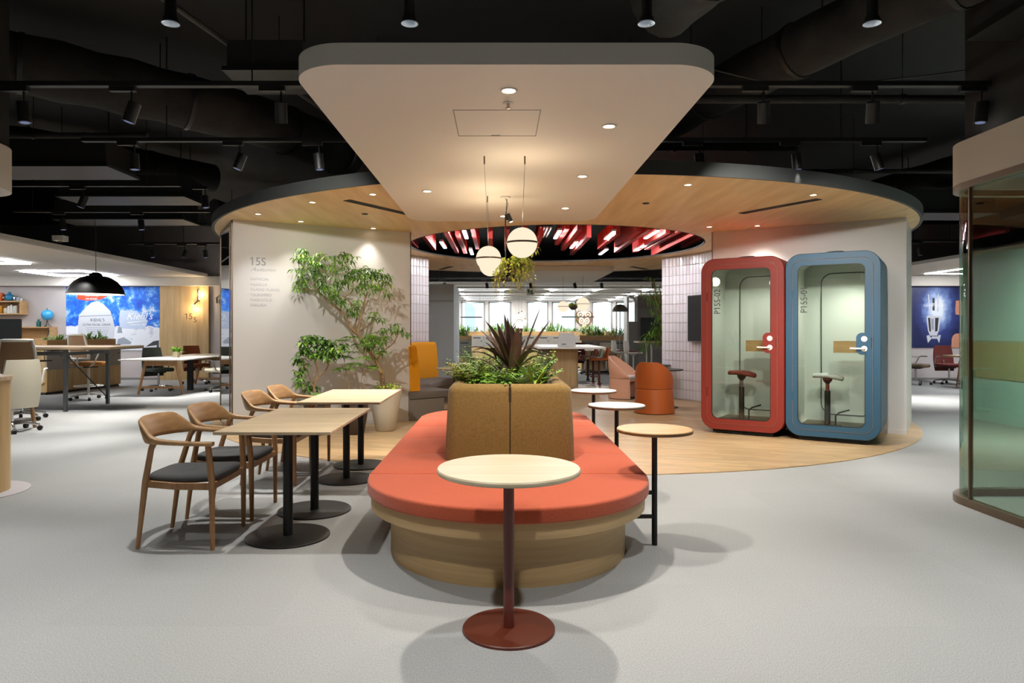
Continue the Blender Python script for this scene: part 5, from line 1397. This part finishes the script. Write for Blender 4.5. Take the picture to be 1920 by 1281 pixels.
# bottle poster
po_ = printed('bottle_poster', 'dark blue poster of a glass dropper bottle in a water splash', 'poster', 10.87, 12.32, .85, 2.47, 17.975, 'poster_print')
V_ = lambda px, py: (-.725+(px-145)/640*1.15, 1.62-(py-112)/928*1.62)
shape(po_, [V_(*p) for p in ((370,560),(560,560),(566,620),(545,780),(520,860),(415,860),(385,780),(366,620))], 'print_white', .0008)
shape(po_, [V_(*p) for p in ((385,590),(420,590),(430,800),(405,790))], 'print_black', .0012); shape(po_, [V_(*p) for p in ((490,590),(545,590),(525,790),(490,800))], 'print_black', .0012)
shape(po_, [V_(*p) for p in ((430,600),(470,600),(470,770),(440,770))], 'print_grey', .0012)
shape(po_, [V_(*p) for p in ((452,290),(484,290),(484,480),(452,480))], 'print_black', .0012); shape(po_, [V_(*p) for p in ((436,370),(500,370),(500,385),(436,385))], 'print_white', .0015)
for a in (((385,230),(400,240),(425,500),(400,500)),((545,220),(530,235),(515,490),(545,500)),((365,860),(400,850),(440,900),(385,970)),((575,850),(540,850),(520,905),(550,970)),((440,870),(530,870),(525,905),(440,905))):
    shape(po_, [V_(*p) for p in a], 'print_white', .001)
shape(po_, [V_(*p) for p in ((735,905),(752,860),(790,830),(952,815),(952,1040),(728,1040))], 'print_skin', .001); shape(po_, [V_(*p) for p in ((785,450),(790,420),(796,330),(952,330),(952,560),(790,540))], 'print_skin', .001)
x, z = V_(468, 422); lettering('GÉNIFIQUE', upright((x,-.0022,z)), .105, 'text_white', po_, 0, 'CENTER', .0006)
# shelves and what stands on them
def shelf(x0, x1, z0, z1, label):
    o = thing('wall_shelf', label, 'shelf', ((x0+x1)/2, 18, z0)); h = (x1-x0)/2; t = .03; H = z1-z0
    for n_, lo, hi in (('shelf_board',(-h,-.30,0),(h,-.01,t)),('shelf_board',(-h,-.30,H-t),(h,-.01,H)),('side_panel',(-h,-.30,t),(-h+t,-.01,H-t)),('side_panel',(h-t,-.30,t),(h,-.01,H-t)),('back_panel',(-h+t,-.03,t),(h-t,-.012,H-t))):
        MB().box(lo, hi).build(n_, 'oak_box', o, smooth=0)
shelf(-14.6, -12.40, 1.72, 2.07, 'upper oak box shelf on the lilac wall'); shelf(-14.6, -11.62, 1.06, 1.40, 'lower oak box shelf on the lilac wall')
def bott(x, z, r, h, m, label, neck=True, cap='black_metal', name='bottle', cat_='bottle'):
    o = thing(name, label, cat_, (x, 17.84, z), 0)
    MB().lathe([(r*.95,0),(r,.01),(r,h*.65),(r*.9,h*.72),(r*.4,h*.8),(r*.4,h*.85)] if neck else [(r*.8,0),(r,h*.2),(r,h*.8),(r*.9,h)], n=18).build('body', m, o)
    if neck: MB().cyl((0,0,h*.84),(0,0,h), r*.45, n=12).build('cap', cap, o)
bott(-13.05, 2.07, .10, .22, 'orange_jar', 'orange jar on top of the upper oak shelf', False, name='jar', cat_='jar')
bott(-12.92, 2.07, .05, .17, 'clear_glass', 'small clear bottle beside the orange jar')
o = thing('vase', 'blue glass vase group shape on top of the upper oak shelf', 'vase', (-12.78, 17.84, 2.07)); o['label'] = 'round blue glass vase on top of the upper oak shelf'
MB().sphere((0,0,.10), .10, 20, 12, (1,1,1.0)).build('body', 'blue_vase', o); MB().lathe([(.03,.19),(.045,.235)], n=16, cap=False).build('lip', 'blue_vase', o)
bott(-12.66, 2.07, .03, .15, 'chrome', 'silver bottle beside the blue vase'); bott(-12.57, 2.07, .04, .13, 'print_grey', 'grey bottle second from the shelf end'); bott(-12.48, 2.07, .03, .10, 'white_plastic', 'tiny white bottle at the upper shelf end')
bott(-13.05, 1.75, .08, .20, 'amber', 'amber jar inside the upper oak shelf', False, name='jar', cat_='jar'); bott(-12.88, 1.75, .05, .14, 'ivory', 'cream low jar inside the upper shelf', False, name='jar', cat_='jar')
for i, (x, l) in enumerate(((-12.80,'left of three'),(-12.73,'middle, taller, of three'),(-12.65,'nearest the books of three'))): bott(x, 1.75, .036, .24 if i != 1 else .27, 'white_plastic', 'white bottle with black cap inside the upper shelf, '+l)
for i, x in enumerate((-12.545,-12.515,-12.485)):
    o = thing('book', ['cream spined book, first by the white bottles','brown book, middle of the three on the shelf','dark brown book against the shelf side'][i], 'book', (x, 17.84, 1.75), 0, 'books on the upper shelf')
    MB().box((-.013,-.10,0),(.013,.08,.20)).build('cover', ['ivory','book_brown','heart_brown'][i], o, smooth=0); MB().box((-.010,-.097,.004),(.010,.083,.197)).build('pages', 'paper_white', o, smooth=0)
bott(-12.95, 1.09, .05, .22, 'white_plastic', 'tall white bottle inside the lower shelf', True, 'white_plastic'); bott(-12.80, 1.09, .045, .18, 'white_plastic', 'short white bottle inside the lower shelf', True, 'white_plastic')
bott(-12.02, 1.40, .055, .19, 'teal_glass', 'dark teal bottle on top of the lower shelf', True, 'teal_glass')
bott(-11.76, 1.09, .04, .20, 'text_brown', 'brown bottle at the end of the lower shelf')
o = thing('desk_globe', 'light blue globe on a tripod stand on the lower shelf', 'globe', (-11.80, 17.84, 1.40))
MB().sphere((0,0,.31), .14, 24, 14).build('ball', 'globe_blue', o); MB().cyl((0,0,.44),(0,0,.48), .012, n=8).build('finial', 'dark_grey', o)
for i in range(3): MB().tube([(.10*math.cos(2.1*i+.4),.10*math.sin(2.1*i+.4),0),(.03*math.cos(2.1*i+.4),.03*math.sin(2.1*i+.4),.06),(0,0,.18)], .008, n=6).build('leg', 'dark_grey', o)
# LED frames in the dropped ceilings
def led_frame(x0, x1, y0, y1, z, label, t=.048, m='led_white', te=None):
    o = thing('led_frame', label, 'ceiling light', ((x0+x1)/2, (y0+y1)/2, z), 0, 'rectangular light frames'); hx, hy = (x1-x0)/2, (y1-y0)/2
    for lo, hi in (((-hx,-hy),(hx,-hy+t)),((-hx,hy-t),(hx,hy)),((-hx,-hy+t),(-hx+(te or t),hy-t)),((hx-(te or t),-hy+t),(hx,hy-t))):
        MB().box((lo[0],lo[1],-.012),(hi[0],hi[1],-.001)).build('light_strip', ('led_dim' if te and hi[0]-lo[0] > .5 else m), o, smooth=0)
emis('led_side', (244,248,255), 60.0)
led_frame(-11.3, -9.8, 16.1, 17.5, 2.70+.0, 'rectangular light frame above the mural, behind the dome pendant', m='led_side'); led_frame(-11.3, -9.8, 12.9, 14.3, 2.70, 'rectangular light frame above the monitor', m='led_side')
light('AREA', (-10.5,10.4,2.69), 150, (.97,.98,1), size=(1.5,.2)); led_frame(-14.6, -13.1, 15.0, 16.4, 2.70, 'rectangular light frame above the wall shelves', m='led_side')
led_frame(10.6, 12.1, 15.6, 17.0, 2.715, 'rectangular light frame above the blue bottle poster', m='led_side'); light('AREA', (11.3,12.9,2.70), 160, (.97,.98,1), size=(1.5,.2))

# ---- side office behind the booths
o = table_box('meeting_table', (10.4,14.6,0), (13.6,16.0,.73), .04, 'oak_top', 'oak meeting table in front of the bottle poster', [((10.6,14.8,0),(10.7,14.8,.69)),((13.4,14.8,0),(13.3,14.8,.69)),((10.6,15.8,0),(10.7,15.8,.69)),((13.4,15.8,0),(13.3,15.8,.69))])
MB().box((-1.0,-.705,.685),(-.55,-.55,.69)).build('cable_box', 'black_metal', o, smooth=0)
clone(iv, 10.05, 16.45, math.radians(-50), 'brown task chair at the oak table by the bottle poster', {'seat':'brown_dark_fabric','backrest':'brown_dark_fabric'})
clone(iv, 10.95, 16.6, math.radians(-95), 'maroon task chair at the oak table, beside the glass corner', {'seat':'maroon_fabric','backrest':'maroon_fabric'})
slab('trim_4', (10.66,17.95,0), (10.86,18,2.47), 'oak_panel', 'narrow oak strip beside the bottle poster')
# ================================================================== INSIDE THE COURT
# curved booth seat with a yellow back, following the tiled arc
def arcpts(r, a0, a1, n=24): return [(CX+r*math.cos(math.radians(a0+(a1-a0)*i/n)), CY+r*math.sin(math.radians(a0+(a1-a0)*i/n))) for i in range(n+1)]
o = thing('booth_sofa', 'curved booth sofa with tall yellow back and grey seat', 'sofa', (0,0,.007))
A0, A1 = 143.5, 216.5
MB().prism(arcpts(2.12,A0,A1)+arcpts(2.70,A0,A1)[::-1], 0, .30).build('base', 'sofa_base', o, smooth=30)
MB().soft((arcpts(2.02,A0,A1)+arcpts(2.70,A0,A1)[::-1])[::-1], .302, .42, .025, 3).build('seat_cushion', 'sofa_grey', o, smooth=50)
for (b0, b1) in ((A0, 179.7), (180.3, A1)):
    rs = []
    for (ri, ro, z) in ((2.53,2.68,.421),(2.53,2.68,.60),(2.58,2.70,1.02),(2.595,2.70,1.065),(2.63,2.68,1.08)):
        rs.append([(x,y,z) for x,y in arcpts(ri,b0,b1,16)+arcpts(ro,b0,b1,16)[::-1]])
    MB().rings(rs).build('backrest', 'yellow_fabric', o, smooth=50)
def round_table(x, y, r, z, top, label, pole='black_metal', group='small round tables in the court'):
    o = thing('round_table', label, 'table', (x, y, .007), 0, group)
    MB().lathe([(r-.01,z-.022),(r,z-.015),(r,z-.003),(r-.003,z),(.0001,z)], n=40).build('table_top', top, o, smooth=30)
    MB().cyl((0,0,.01),(0,0,z-.02), .03, n=14).build('pole', pole, o); MB().lathe([(.22,0),(.22,.01),(.0001,.012)], n=32).build('base_plate', pole, o)
round_table(-.70, 11.0, .31, .69, 'oak_pale_top', 'nearer pale round table at the yellow booth')
round_table(-.62, 12.35, .31, .69, 'oak_pale_top', 'farther pale round table at the yellow booth')
round_table(2.80, 11.5, .30, .645, 'dark_grey', 'thin dark round table behind the orange armchair')
round_table(2.98, 12.95, .28, .645, 'dark_grey', 'thin dark round table between the pink and orange armchairs')
def tub_chair(x, y, rz, m, label):
    """upholstered tub chair, open to local +x"""
    o = thing('tub_chair', label, 'chair', (x, y, .007), rz, 'tub armchairs in the court'); N_ = 28
    def ringz(z, r, flat=.0):
        out = []
        for i in range(N_+1):
            a = math.radians(52+(360-104)*i/N_); out.append((r*math.cos(a), r*.98*math.sin(a), z))
        return out
    # lower skirt, wider at the floor
    rs = [[(x_,y_,z) for x_,y_,z in ringz(z, r_)]+[(x_,y_,z) for x_,y_,z in ringz(z, r_-.03)[::-1]] for z, r_ in ((.012,.320),(.20,.306),(.385,.290))]
    MB().rings(rs).build('skirt', m, o, smooth=50)
    # back shell: high behind, sloping to the arms
    outer, inner = [], []
    K = 7; cols_o = []; 
    for k in range(K+1):
        t = k/K; ro, ri = [], []
        for i in range(N_+1):
            a = math.radians(52+(360-104)*i/N_); bk = max(0, -math.cos(a)); q = (abs(math.degrees(a)-180))/128.0
            zt = .42+.385*max(0, 1-max(0,(q-.22)/.78)**1.25)
            z = .392+(zt-.392)*t; lean = .04*t*bk; r_ = .292+.01*math.sin(PI*t)
            ro.append((r_*math.cos(a)-lean, r_*.98*math.sin(a), z)); ri.append(((r_-.028)*math.cos(a)-lean, (r_-.028)*.98*math.sin(a), z))
        outer.append(ro+ri[::-1])
    MB().rings(outer).build('back_shell', m, o, smooth=50)
    mb = MB(); mb.soft([(x_,y_) for x_,y_,_ in ringz(0,.258)], .36, .43, .02, 3); mb.build('seat_pad', 'seat_pad', o, smooth=50)
    MB().prism([(x_,y_) for x_,y_,_ in ringz(0,.262)], .33, .36).build('seat_board', m, o)
    MB().prism([(x_,y_) for x_,y_,_ in ringz(0,.30)], 0, .012).build('glide', 'black_metal', o)
tub_chair(2.45, 10.75, math.radians(62), 'orange_shell', 'burnt orange tub armchair seen from behind')
tub_chair(2.42, 13.05, math.radians(-32), 'pink_shell', 'pale pink tub armchair with a light seat pad')
o = thing('wall_screen', 'thin dark wall screen on the white tiled arc', 'screen', (3.63, 12.10, 1.52), math.radians(180+15))
MB().box((-.0,-.45,-.42),(.05,.45,.42)).build('screen_panel', 'screen_grey', o, smooth=0); MB().box((.05,-.435,-.405),(.054,.435,.405)).build('screen_glass', 'screen_black', o, smooth=0); MB().box((-.12,-.1,-.1),(.0,.1,.1)).build('bracket', 'black_metal', o, smooth=0)

# ================================================================== BEYOND THE COURT
o = thing('high_table', 'white topped high table on a rounded oak base', 'table', (1.62, 16.9, 0))
MB().box((-1.05,-1.5,.885),(.80,1.5,.925)).build('table_top', 'white_plastic', o, smooth=0)
MB().prism(rr(.66,2.2,.12,6,-.10,0), 0, .885).build('base', 'oak_panel', o, smooth=30)
MB().box((-.62,-1.05,0),(-.44,1.0,.885)).build('side_panel', 'locker_grey', o, smooth=0)
o = thing('folding_sign', 'white tapered tent sign standing on the high table', 'sign', (1.62, 16.3, .925))
MB().rings([[(x*.21*k-.0,y*.13*k,z) for x,y in ((-1,-1),(1,-1),(1,1),(-1,1))] for k, z in ((1.0,0),(.78,.32))]).build('sign_body', 'paper_white', o, smooth=0)
MB().box((-.13,-.132,.03),(-.02,-.122,.07)).build('printed_marks', 'print_grey', o, smooth=0)
def bar_stool(x, y, rz, m, pm, label):
    o = thing('bar_stool', label, 'stool', (x, y, 0), rz, 'bar stools along the high table')
    MB().lathe([(.20,0),(.20,.012),(.06,.03),(.03,.07),(.0001,.07)], n=28).build('base_plate', pm, o); MB().cyl((0,0,.05),(0,0,.60), .028, n=14).build('column', pm, o)
    MB().tube([(0,0,.22),(.14,0,.22),(.20,.10,.22),(.20,-.10,.22),(.14,0,.22)], .014, n=6).build('foot_rest', pm, o)
    mb = MB(); mb.soft(rr(.40,.40,.09,5,.02,0), .60, .66, .02, 3); mb.build('seat', m, o, smooth=50)
    rs = []
    for z, x_, w in ((.63,-.18,.17),(.74,-.215,.20),(.86,-.245,.205),(.90,-.25,.19)):
        rs.append([(x_+.05*(j/4-1)**2, w*(j/4-1), z) for j in range(9)]+[(x_-.025+.05*(j/4-1)**2, w*(j/4-1), z) for j in range(8,-1,-1)])
    MB().rings(rs).build('backrest', m, o, smooth=50)
bar_stool(2.36, 16.05, PI, 'orange_shell', 'red_brown_metal', 'nearest bar stool, orange back on a rust pole')
bar_stool(2.32, 16.75, PI, 'ivory_fabric', 'red_brown_metal', 'middle bar stool with a pale grey back')
bar_stool(2.28, 17.45, PI, 'pink_fabric', 'dark_grey', 'farthest bar stool with a dusty pink back')
lockers('locker_row', -1.9, 23.5, 0, 13, .46, .45, 1.14, .74, 'long row of grey and oak lockers below the windows')
plant_box(-1.9, 23.55, 1.14, 5.9, 0, 'long planter of greenery on top of the window lockers', 8, n=80, hgt=.30)
lockers('locker_row', 2.55, 21.0, 0, 4, .46, .45, 1.00, .62, 'shorter low locker row nearer than the window lockers')
plant_box(2.50, 21.05, 1.00, 1.95, 0, 'planter with full green bushes on the shorter locker row', 12, n=40, hgt=.34, h=.15)
lockers('locker_row', -1.22, 20.2, 0, 1, .42, .45, 1.02, .50, 'single locker column next to the grey volume', lock=False)
plant_box(-1.22, 20.25, 1.02, .42, 0, 'short planter box next to the grey volume', 14, n=9, hgt=.3)
table_box('work_table', (2.55,19.6,0), (3.5,20.3,.74), .03, 'oak_top', 'oak work table behind the bar stools', [((x,y,0),(x,y,.71)) for x in (2.6,3.45) for y in (19.65,20.25)], 'table', 'oak_leg')
clone(iv, 2.60, 20.55, math.radians(-60), 'maroon task chair behind the bar stools', {'seat':'maroon_fabric','backrest':'maroon_fabric'}); clone(iv, 3.25, 20.6, math.radians(-100), 'cream task chair beside the maroon one in the distance')
# media unit with screen and shell stools
o = thing('media_unit', 'grey media wall unit with rounded top corner and black screen', 'cabinet', (3.62, 19.0, 0))
MB().box((0,0,0),(.26,.5,1.55)).build('side_panel', 'mid_grey', o, smooth=0); MB().box((.26,.08,0),(2.2,.5,2.26)).build('back_panel', 'wall_grey', o, smooth=0)
MB().box((.34,.04,.96),(1.9,.08,1.66)).build('screen', 'screen_black', o, smooth=0); MB().box((-.05,-.02,0),(.0,.48,2.25)).build('white_post', 'white_plastic', o, smooth=0)
m = MB(); m.tube([(.20,-.01,1.55),(.20,-.01,2.10),(.12,-.01,2.22),(-.02,-.01,2.25)], .035, n=8); m.build('arch', 'white_plastic', o); MB().box((.26,-.02,2.26),(2.2,.5,2.30)).build('top_board', 'white_plastic', o, smooth=0)
table_box('standing_desk', (3.62,17.6,0), (5.2,18.3,1.02), .04, 'oak_top', 'pale standing height desk in front of the black screen', [((x,y,0),(x,y,.98)) for x in (3.95,5.15) for y in (17.65,18.25)], 'desk', 'white_plastic')
def shell_stool(x, y, rz, label):
    o = thing('shell_stool', label, 'stool', (x, y, 0), rz, 'white shell stools by the media unit')
    MB().cyl((0,0,.06),(0,0,.66), .016, n=12).build('column', 'white_plastic', o); MB().lathe([(.015,.64),(.05,.68),(.12,.71)], n=16).build('hub', 'white_plastic', o)
    rs = []
    for z, x0, x1, w in ((.705,-.16,.20,.10),(.72,-.20,.24,.19),(.745,-.205,.245,.205),(.755,-.20,.24,.20)): rs.append([((x0+x1)/2+(x1-x0)/2*math.cos(2*PI*j/24), w*math.sin(2*PI*j/24), z) for j in range(24)])
    MB().rings(rs).build('seat', 'white_plastic', o, smooth=50); MB().lathe([(.19,.755),(.19,.775),(.15,.785),(.0001,.785)], n=24).build('seat_pad', 'maroon_fabric', o)
    rs = [[(-.215-.02*t+.06*(j/5-1)**2, (.11+.06*math.sin(PI*t))*(j/5-1), .74+.30*t) for j in range(11)]+[(-.24-.02*t+.06*(j/5-1)**2, (.11+.06*math.sin(PI*t))*(j/5-1), .74+.30*t) for j in range(10,-1,-1)] for t in (0,.2,.4,.6,.8,1)]
    MB().rings(rs).build('backrest', 'white_plastic', o, smooth=50); MB().lathe([(.20,0),(.20,.01),(.03,.02),(.03,.06)], n=24).build('base_plate', 'white_plastic', o)
    MB().tube([(.16*math.cos(2*PI*i/20),.16*math.sin(2*PI*i/20),.28) for i in range(21)]+[(0,0,.28)], .009, n=6).build('foot_ring', 'chrome', o)
shell_stool(3.42, 17.35, .15, 'white shell stool in front, by the standing desk'); shell_stool(3.22, 18.0, .15, 'white shell stool behind, against the grey unit')
# bamboo-like plant behind the tiled arc
pot('dark_planter', 3.72, 15.1, [(.16,0),(.18,.02),(.20,.40),(.19,.42),(.17,.42),(.165,.38)], 'pot_dark', 'dark planter of the bamboo behind the tiled arc')
o = thing('potted_bamboo', 'leafy green bamboo reaching past the edge of the tiled arc', 'plant', (3.72, 15.1, .42)); r = random.Random(6); st = MB(); lf = MB()
for i in range(6):
    q = [(r.uniform(-.05,.05), r.uniform(-.05,.05), 0), (r.uniform(-.2,.05), r.uniform(-.15,.15), .9), (r.uniform(-.38,0), r.uniform(-.2,.2), r.uniform(1.5,2.0))]; c = cat(q, 5); st.tube(c, .010, n=6)
    for p in c[4:]:
        for j in range(12): small_leaf(lf, p+rv(r,.16), rv(r)+Vector((-.3,0,-.35)), .17, .028, r, r.choice(GREENS['mix']), .25)
for i in range(110):
    a = r.uniform(0,6.28); q = r.random()**.5; small_leaf(lf, Vector((-.30+.26*q*math.cos(a), .2*math.sin(a)*q, .72+.30*q*math.sin(a*1.7))), rv(r)+Vector((-.4,0,-.3)), .19, .03, r, r.choice(GREENS['mix']), .25)
for i in range(14): st.tube([(-.02,0,.5),(-.2+r.uniform(-.1,.1), r.uniform(-.1,.1), .7+r.uniform(-.15,.2))], .004, n=5)
f = lf.build('foliage', 'leaf', o, smooth=0, recalc=False); f['kind'] = 'stuff'; st.build('stem', 'bark', o)
# rear pendants
o = thing('globe_bar_pendant', 'far pendant with two glowing globes and a planted bowl between', 'pendant lamp', (1.83, 16.2, 1.90))
for x, z, r_ in ((-.30,-.03,.13),(.17,.03,.155)):
    MB().sphere((x,0,z), r_, 24, 14).build('glass_globe', 'opal', o, smooth=180); MB().rings([[(x+q*math.cos(2*PI*j/28), q*math.sin(2*PI*j/28), z+h_) for j in range(28)] for q, h_ in ((r_*.99,-.006),(r_*1.03,-.006),(r_*1.03,.006),(r_*.99,.006))], True, False).build('ring', 'bronze_trim', o)
MB().cyl((-.42,0,-.01),(.32,0,-.01), .008, n=8).build('bar', 'bronze_trim', o); MB().lathe([(.04,-.11),(.10,-.06),(.11,.0),(.09,-.02),(.0001,-.03)], (-.06,0,0), n=20).build('bowl', 'pot_dark', o)
lf = MB(); r = random.Random(31)
for i in range(16): tuft(lf, (-.06+r.uniform(-.05,.05), r.uniform(-.05,.05), -.02), 12, .15, .022, r, .8, 'bright', .5)
for i in range(30): small_leaf(lf, Vector((.04+r.uniform(-.04,.03), r.uniform(-.06,.06), -.08-r.random()*.30)), rv(r)-Vector((0,0,1)), .06, .02, r, r.choice(GREENS['dark']))
f = lf.build('foliage', 'leaf_pale', o, smooth=0, recalc=False); f['kind'] = 'stuff'
for x, z in ((.17,.185),(-.30,.10)): MB().cyl((x,0,z-.03),(x,0,CZ-1.90), .003, n=5).build('wire', 'dark_grey', o)
def linear(x, y, z, L, label):
    o = thing('linear_pendant', label, 'pendant lamp', (x, y, z), 0, 'slim black bar pendants'); MB().box((-L/2,-.02,0),(L/2,.02,.035)).build('bar', 'black_metal', o, smooth=0); MB().box((-L/2+.01,-.012,-.006),(L/2-.01,.012,0)).build('diffuser', 'lamp_dim', o, smooth=0)
    for s in (-1, 1): MB().cyl((s*L*.4,0,.035),(s*L*.4,0,2.67-z), .003, n=5).build('wire', 'dark_grey', o)
linear(-.98, 24.3, 1.76, .78, 'slim black bar pendant in front of the windows by the grey volume'); linear(2.82, 24.3, 1.77, 1.15, 'slim black bar pendant crossing in front of the heart artwork')
for i, (x, z, l) in enumerate(((.78, 1.80, 'left and lower of the twin'), (.90, 1.86, 'upper of the twin'), (1.03, 1.58, 'lowest and rightmost'))):
    o = thing('bulb_pendant', 'small glowing bulb pendant between the windows, '+l, 'pendant lamp', (x, 26.5, z), 0, 'bulb pendants between the windows')
    MB().lathe([(.03,-.0),(.055,.03),(.06,.08),(.035,.15)], n=16).build('bulb', 'bulb_warm', o); MB().cyl((0,0,.14),(0,0,.20), .025, n=10).build('socket', 'black_metal', o); MB().cyl((0,0,.2),(0,0,2.67-z), .003, n=5).build('wire', 'dark_grey', o)
o = thing('table_lantern', 'glowing cream lantern on the window lockers between the windows', 'lamp', (.72, 23.75, 1.28)); 
MB().lathe([(.13,.10),(.13,.32),(.0001,.32)], n=24).build('shade', 'candle_white', o); MB().lathe([(.10,0),(.11,.02),(.11,.10),(.0001,.10)], n=20).build('base', 'heart_brown', o); MB().tube([(-.11,0,.32),(-.06,0,.40),(.06,0,.40),(.11,0,.32)], .006, n=5).build('handle', 'dark_grey', o)
MB().cyl((0,0,-.12),(0,0,0), .03, n=10).build('post', 'heart_brown', o)
o = thing('floor_lamp', 'grey dome reading lamp fixed beside the media unit', 'lamp', (3.38, 19.02, 0)); MB().lathe([(.22,1.83),(.19,1.93),(.11,2.01),(.0001,2.03)], n=24, cap=False).build('lamp_shade', 'mid_grey', o); MB().cyl((0,0,.02),(0,0,2.0), .012, n=8).build('pole', 'steel_grey', o); MB().lathe([(.14,0),(.14,.02),(.0001,.02)], n=20).build('base', 'steel_grey', o)
# heart artwork and its spotlight
o = thing('heart_artwork', 'brown heart shaped wall artwork with cream carved loops between windows', 'artwork', (3.88, 30.98, 1.80))
hp = []
for i in range(48):
    t = 2*PI*i/48; hp.append((.026*16*math.sin(t)**3, .030*(13*math.cos(t)-5*math.cos(2*t)-2*math.cos(3*t)-math.cos(4*t))))
MB().rings([[(x,-.02,z*1.1) for x,z in hp],[(x,0,z*1.1) for x,z in hp]]).build('heart_panel', 'heart_brown', o, smooth=0)
for (cx, cz, sx_, sz_) in ((-.17,.22,.14,.15),(.17,.22,.14,.15),(-.12,-.06,.12,.14),(.12,-.06,.12,.14),(0,-.30,.09,.12)):
    m = MB(); m.rings([[(cx+sx_*k*math.cos(2*PI*j/20), -.03, cz+sz_*k*math.sin(2*PI*j/20)) for j in range(20)] for k in (1.0,.62)]+[], True, False); m.build('carved_loop', 'heart_cream', o, smooth=0)
    MB().lathe([(.04,0),(.04,.01)], (0,0,0), n=10).build('carved_dot', 'heart_cream', o).matrix_local = Matrix.Translation((cx,-.02,cz)) @ Matrix.Rotation(PI/2,4,'X')
o = thing('accent_spotlight', 'black spotlight on the pier above the heart artwork', 'spotlight', (3.88, 30.6, 2.42)); spot_body(o, .6, PI/2, L=.16, r=.06, disc='warm_disc'); MB().cyl((0,0,.06),(0,0,.25), .014, n=8).build('stem', 'black_metal', o)
light('SPOT', (3.88,30.4,2.45), 60, (1,.85,.65), (3.88,30.98,1.7), angle=50, parent=o)
# exit sign
o = thing('exit_sign', 'green and white exit arrow sign hanging from the ceiling', 'sign', (.84, 18.2, 2.25)); MB().box((-.10,-.015,0),(.10,.015,.18)).build('sign_body', 'paper_white', o, smooth=0)
m = MB(); m.add([(-.085,-.017,.105),(-.03,-.017,.165),(-.03,-.017,.125),(.07,-.017,.125),(.07,-.017,.085),(-.03,-.017,.085),(-.03,-.017,.045)], [tuple(range(7))]); m.build('arrow', 'exit_green', o, smooth=0)
MB().box((.02,-.017,.02),(.085,-.016,.07)).build('pictogram', 'exit_green', o, smooth=0)
for s in (-1, 1): MB().cyl((s*.07,0,.18),(s*.07,0,1.85), .003, n=5).build('wire', 'dark_grey', o)
for i, (x0, x1) in enumerate(((-1.42,.18),(1.75,3.35),(4.9,6.5),(-4.6,-3.0))):
    for k, y in enumerate((22.4, 25.0, 27.6, 29.6)):
        led_frame(x0, x1, y, y+.95, 2.668, 'rectangular light frame of the window office, %s column, %s from the windows' % (['inner','middle','bamboo side','grey volume side'][i], ['fourth','third','second','first'][k]), t=.035, te=.14, m='led_rear')

light('SPOT', (5.3,7.4,2.68), 620, (.97,1,.97), (7.0,7.6,.7), angle=120, blend=.9, rad=.06)  # added light with no fixture, brightens the green partition behind the glass
light('SPOT', (5.2,3.2,2.65), 200, (1,.98,.94), (5.2,3.4,0), angle=120, blend=.9, rad=.06)
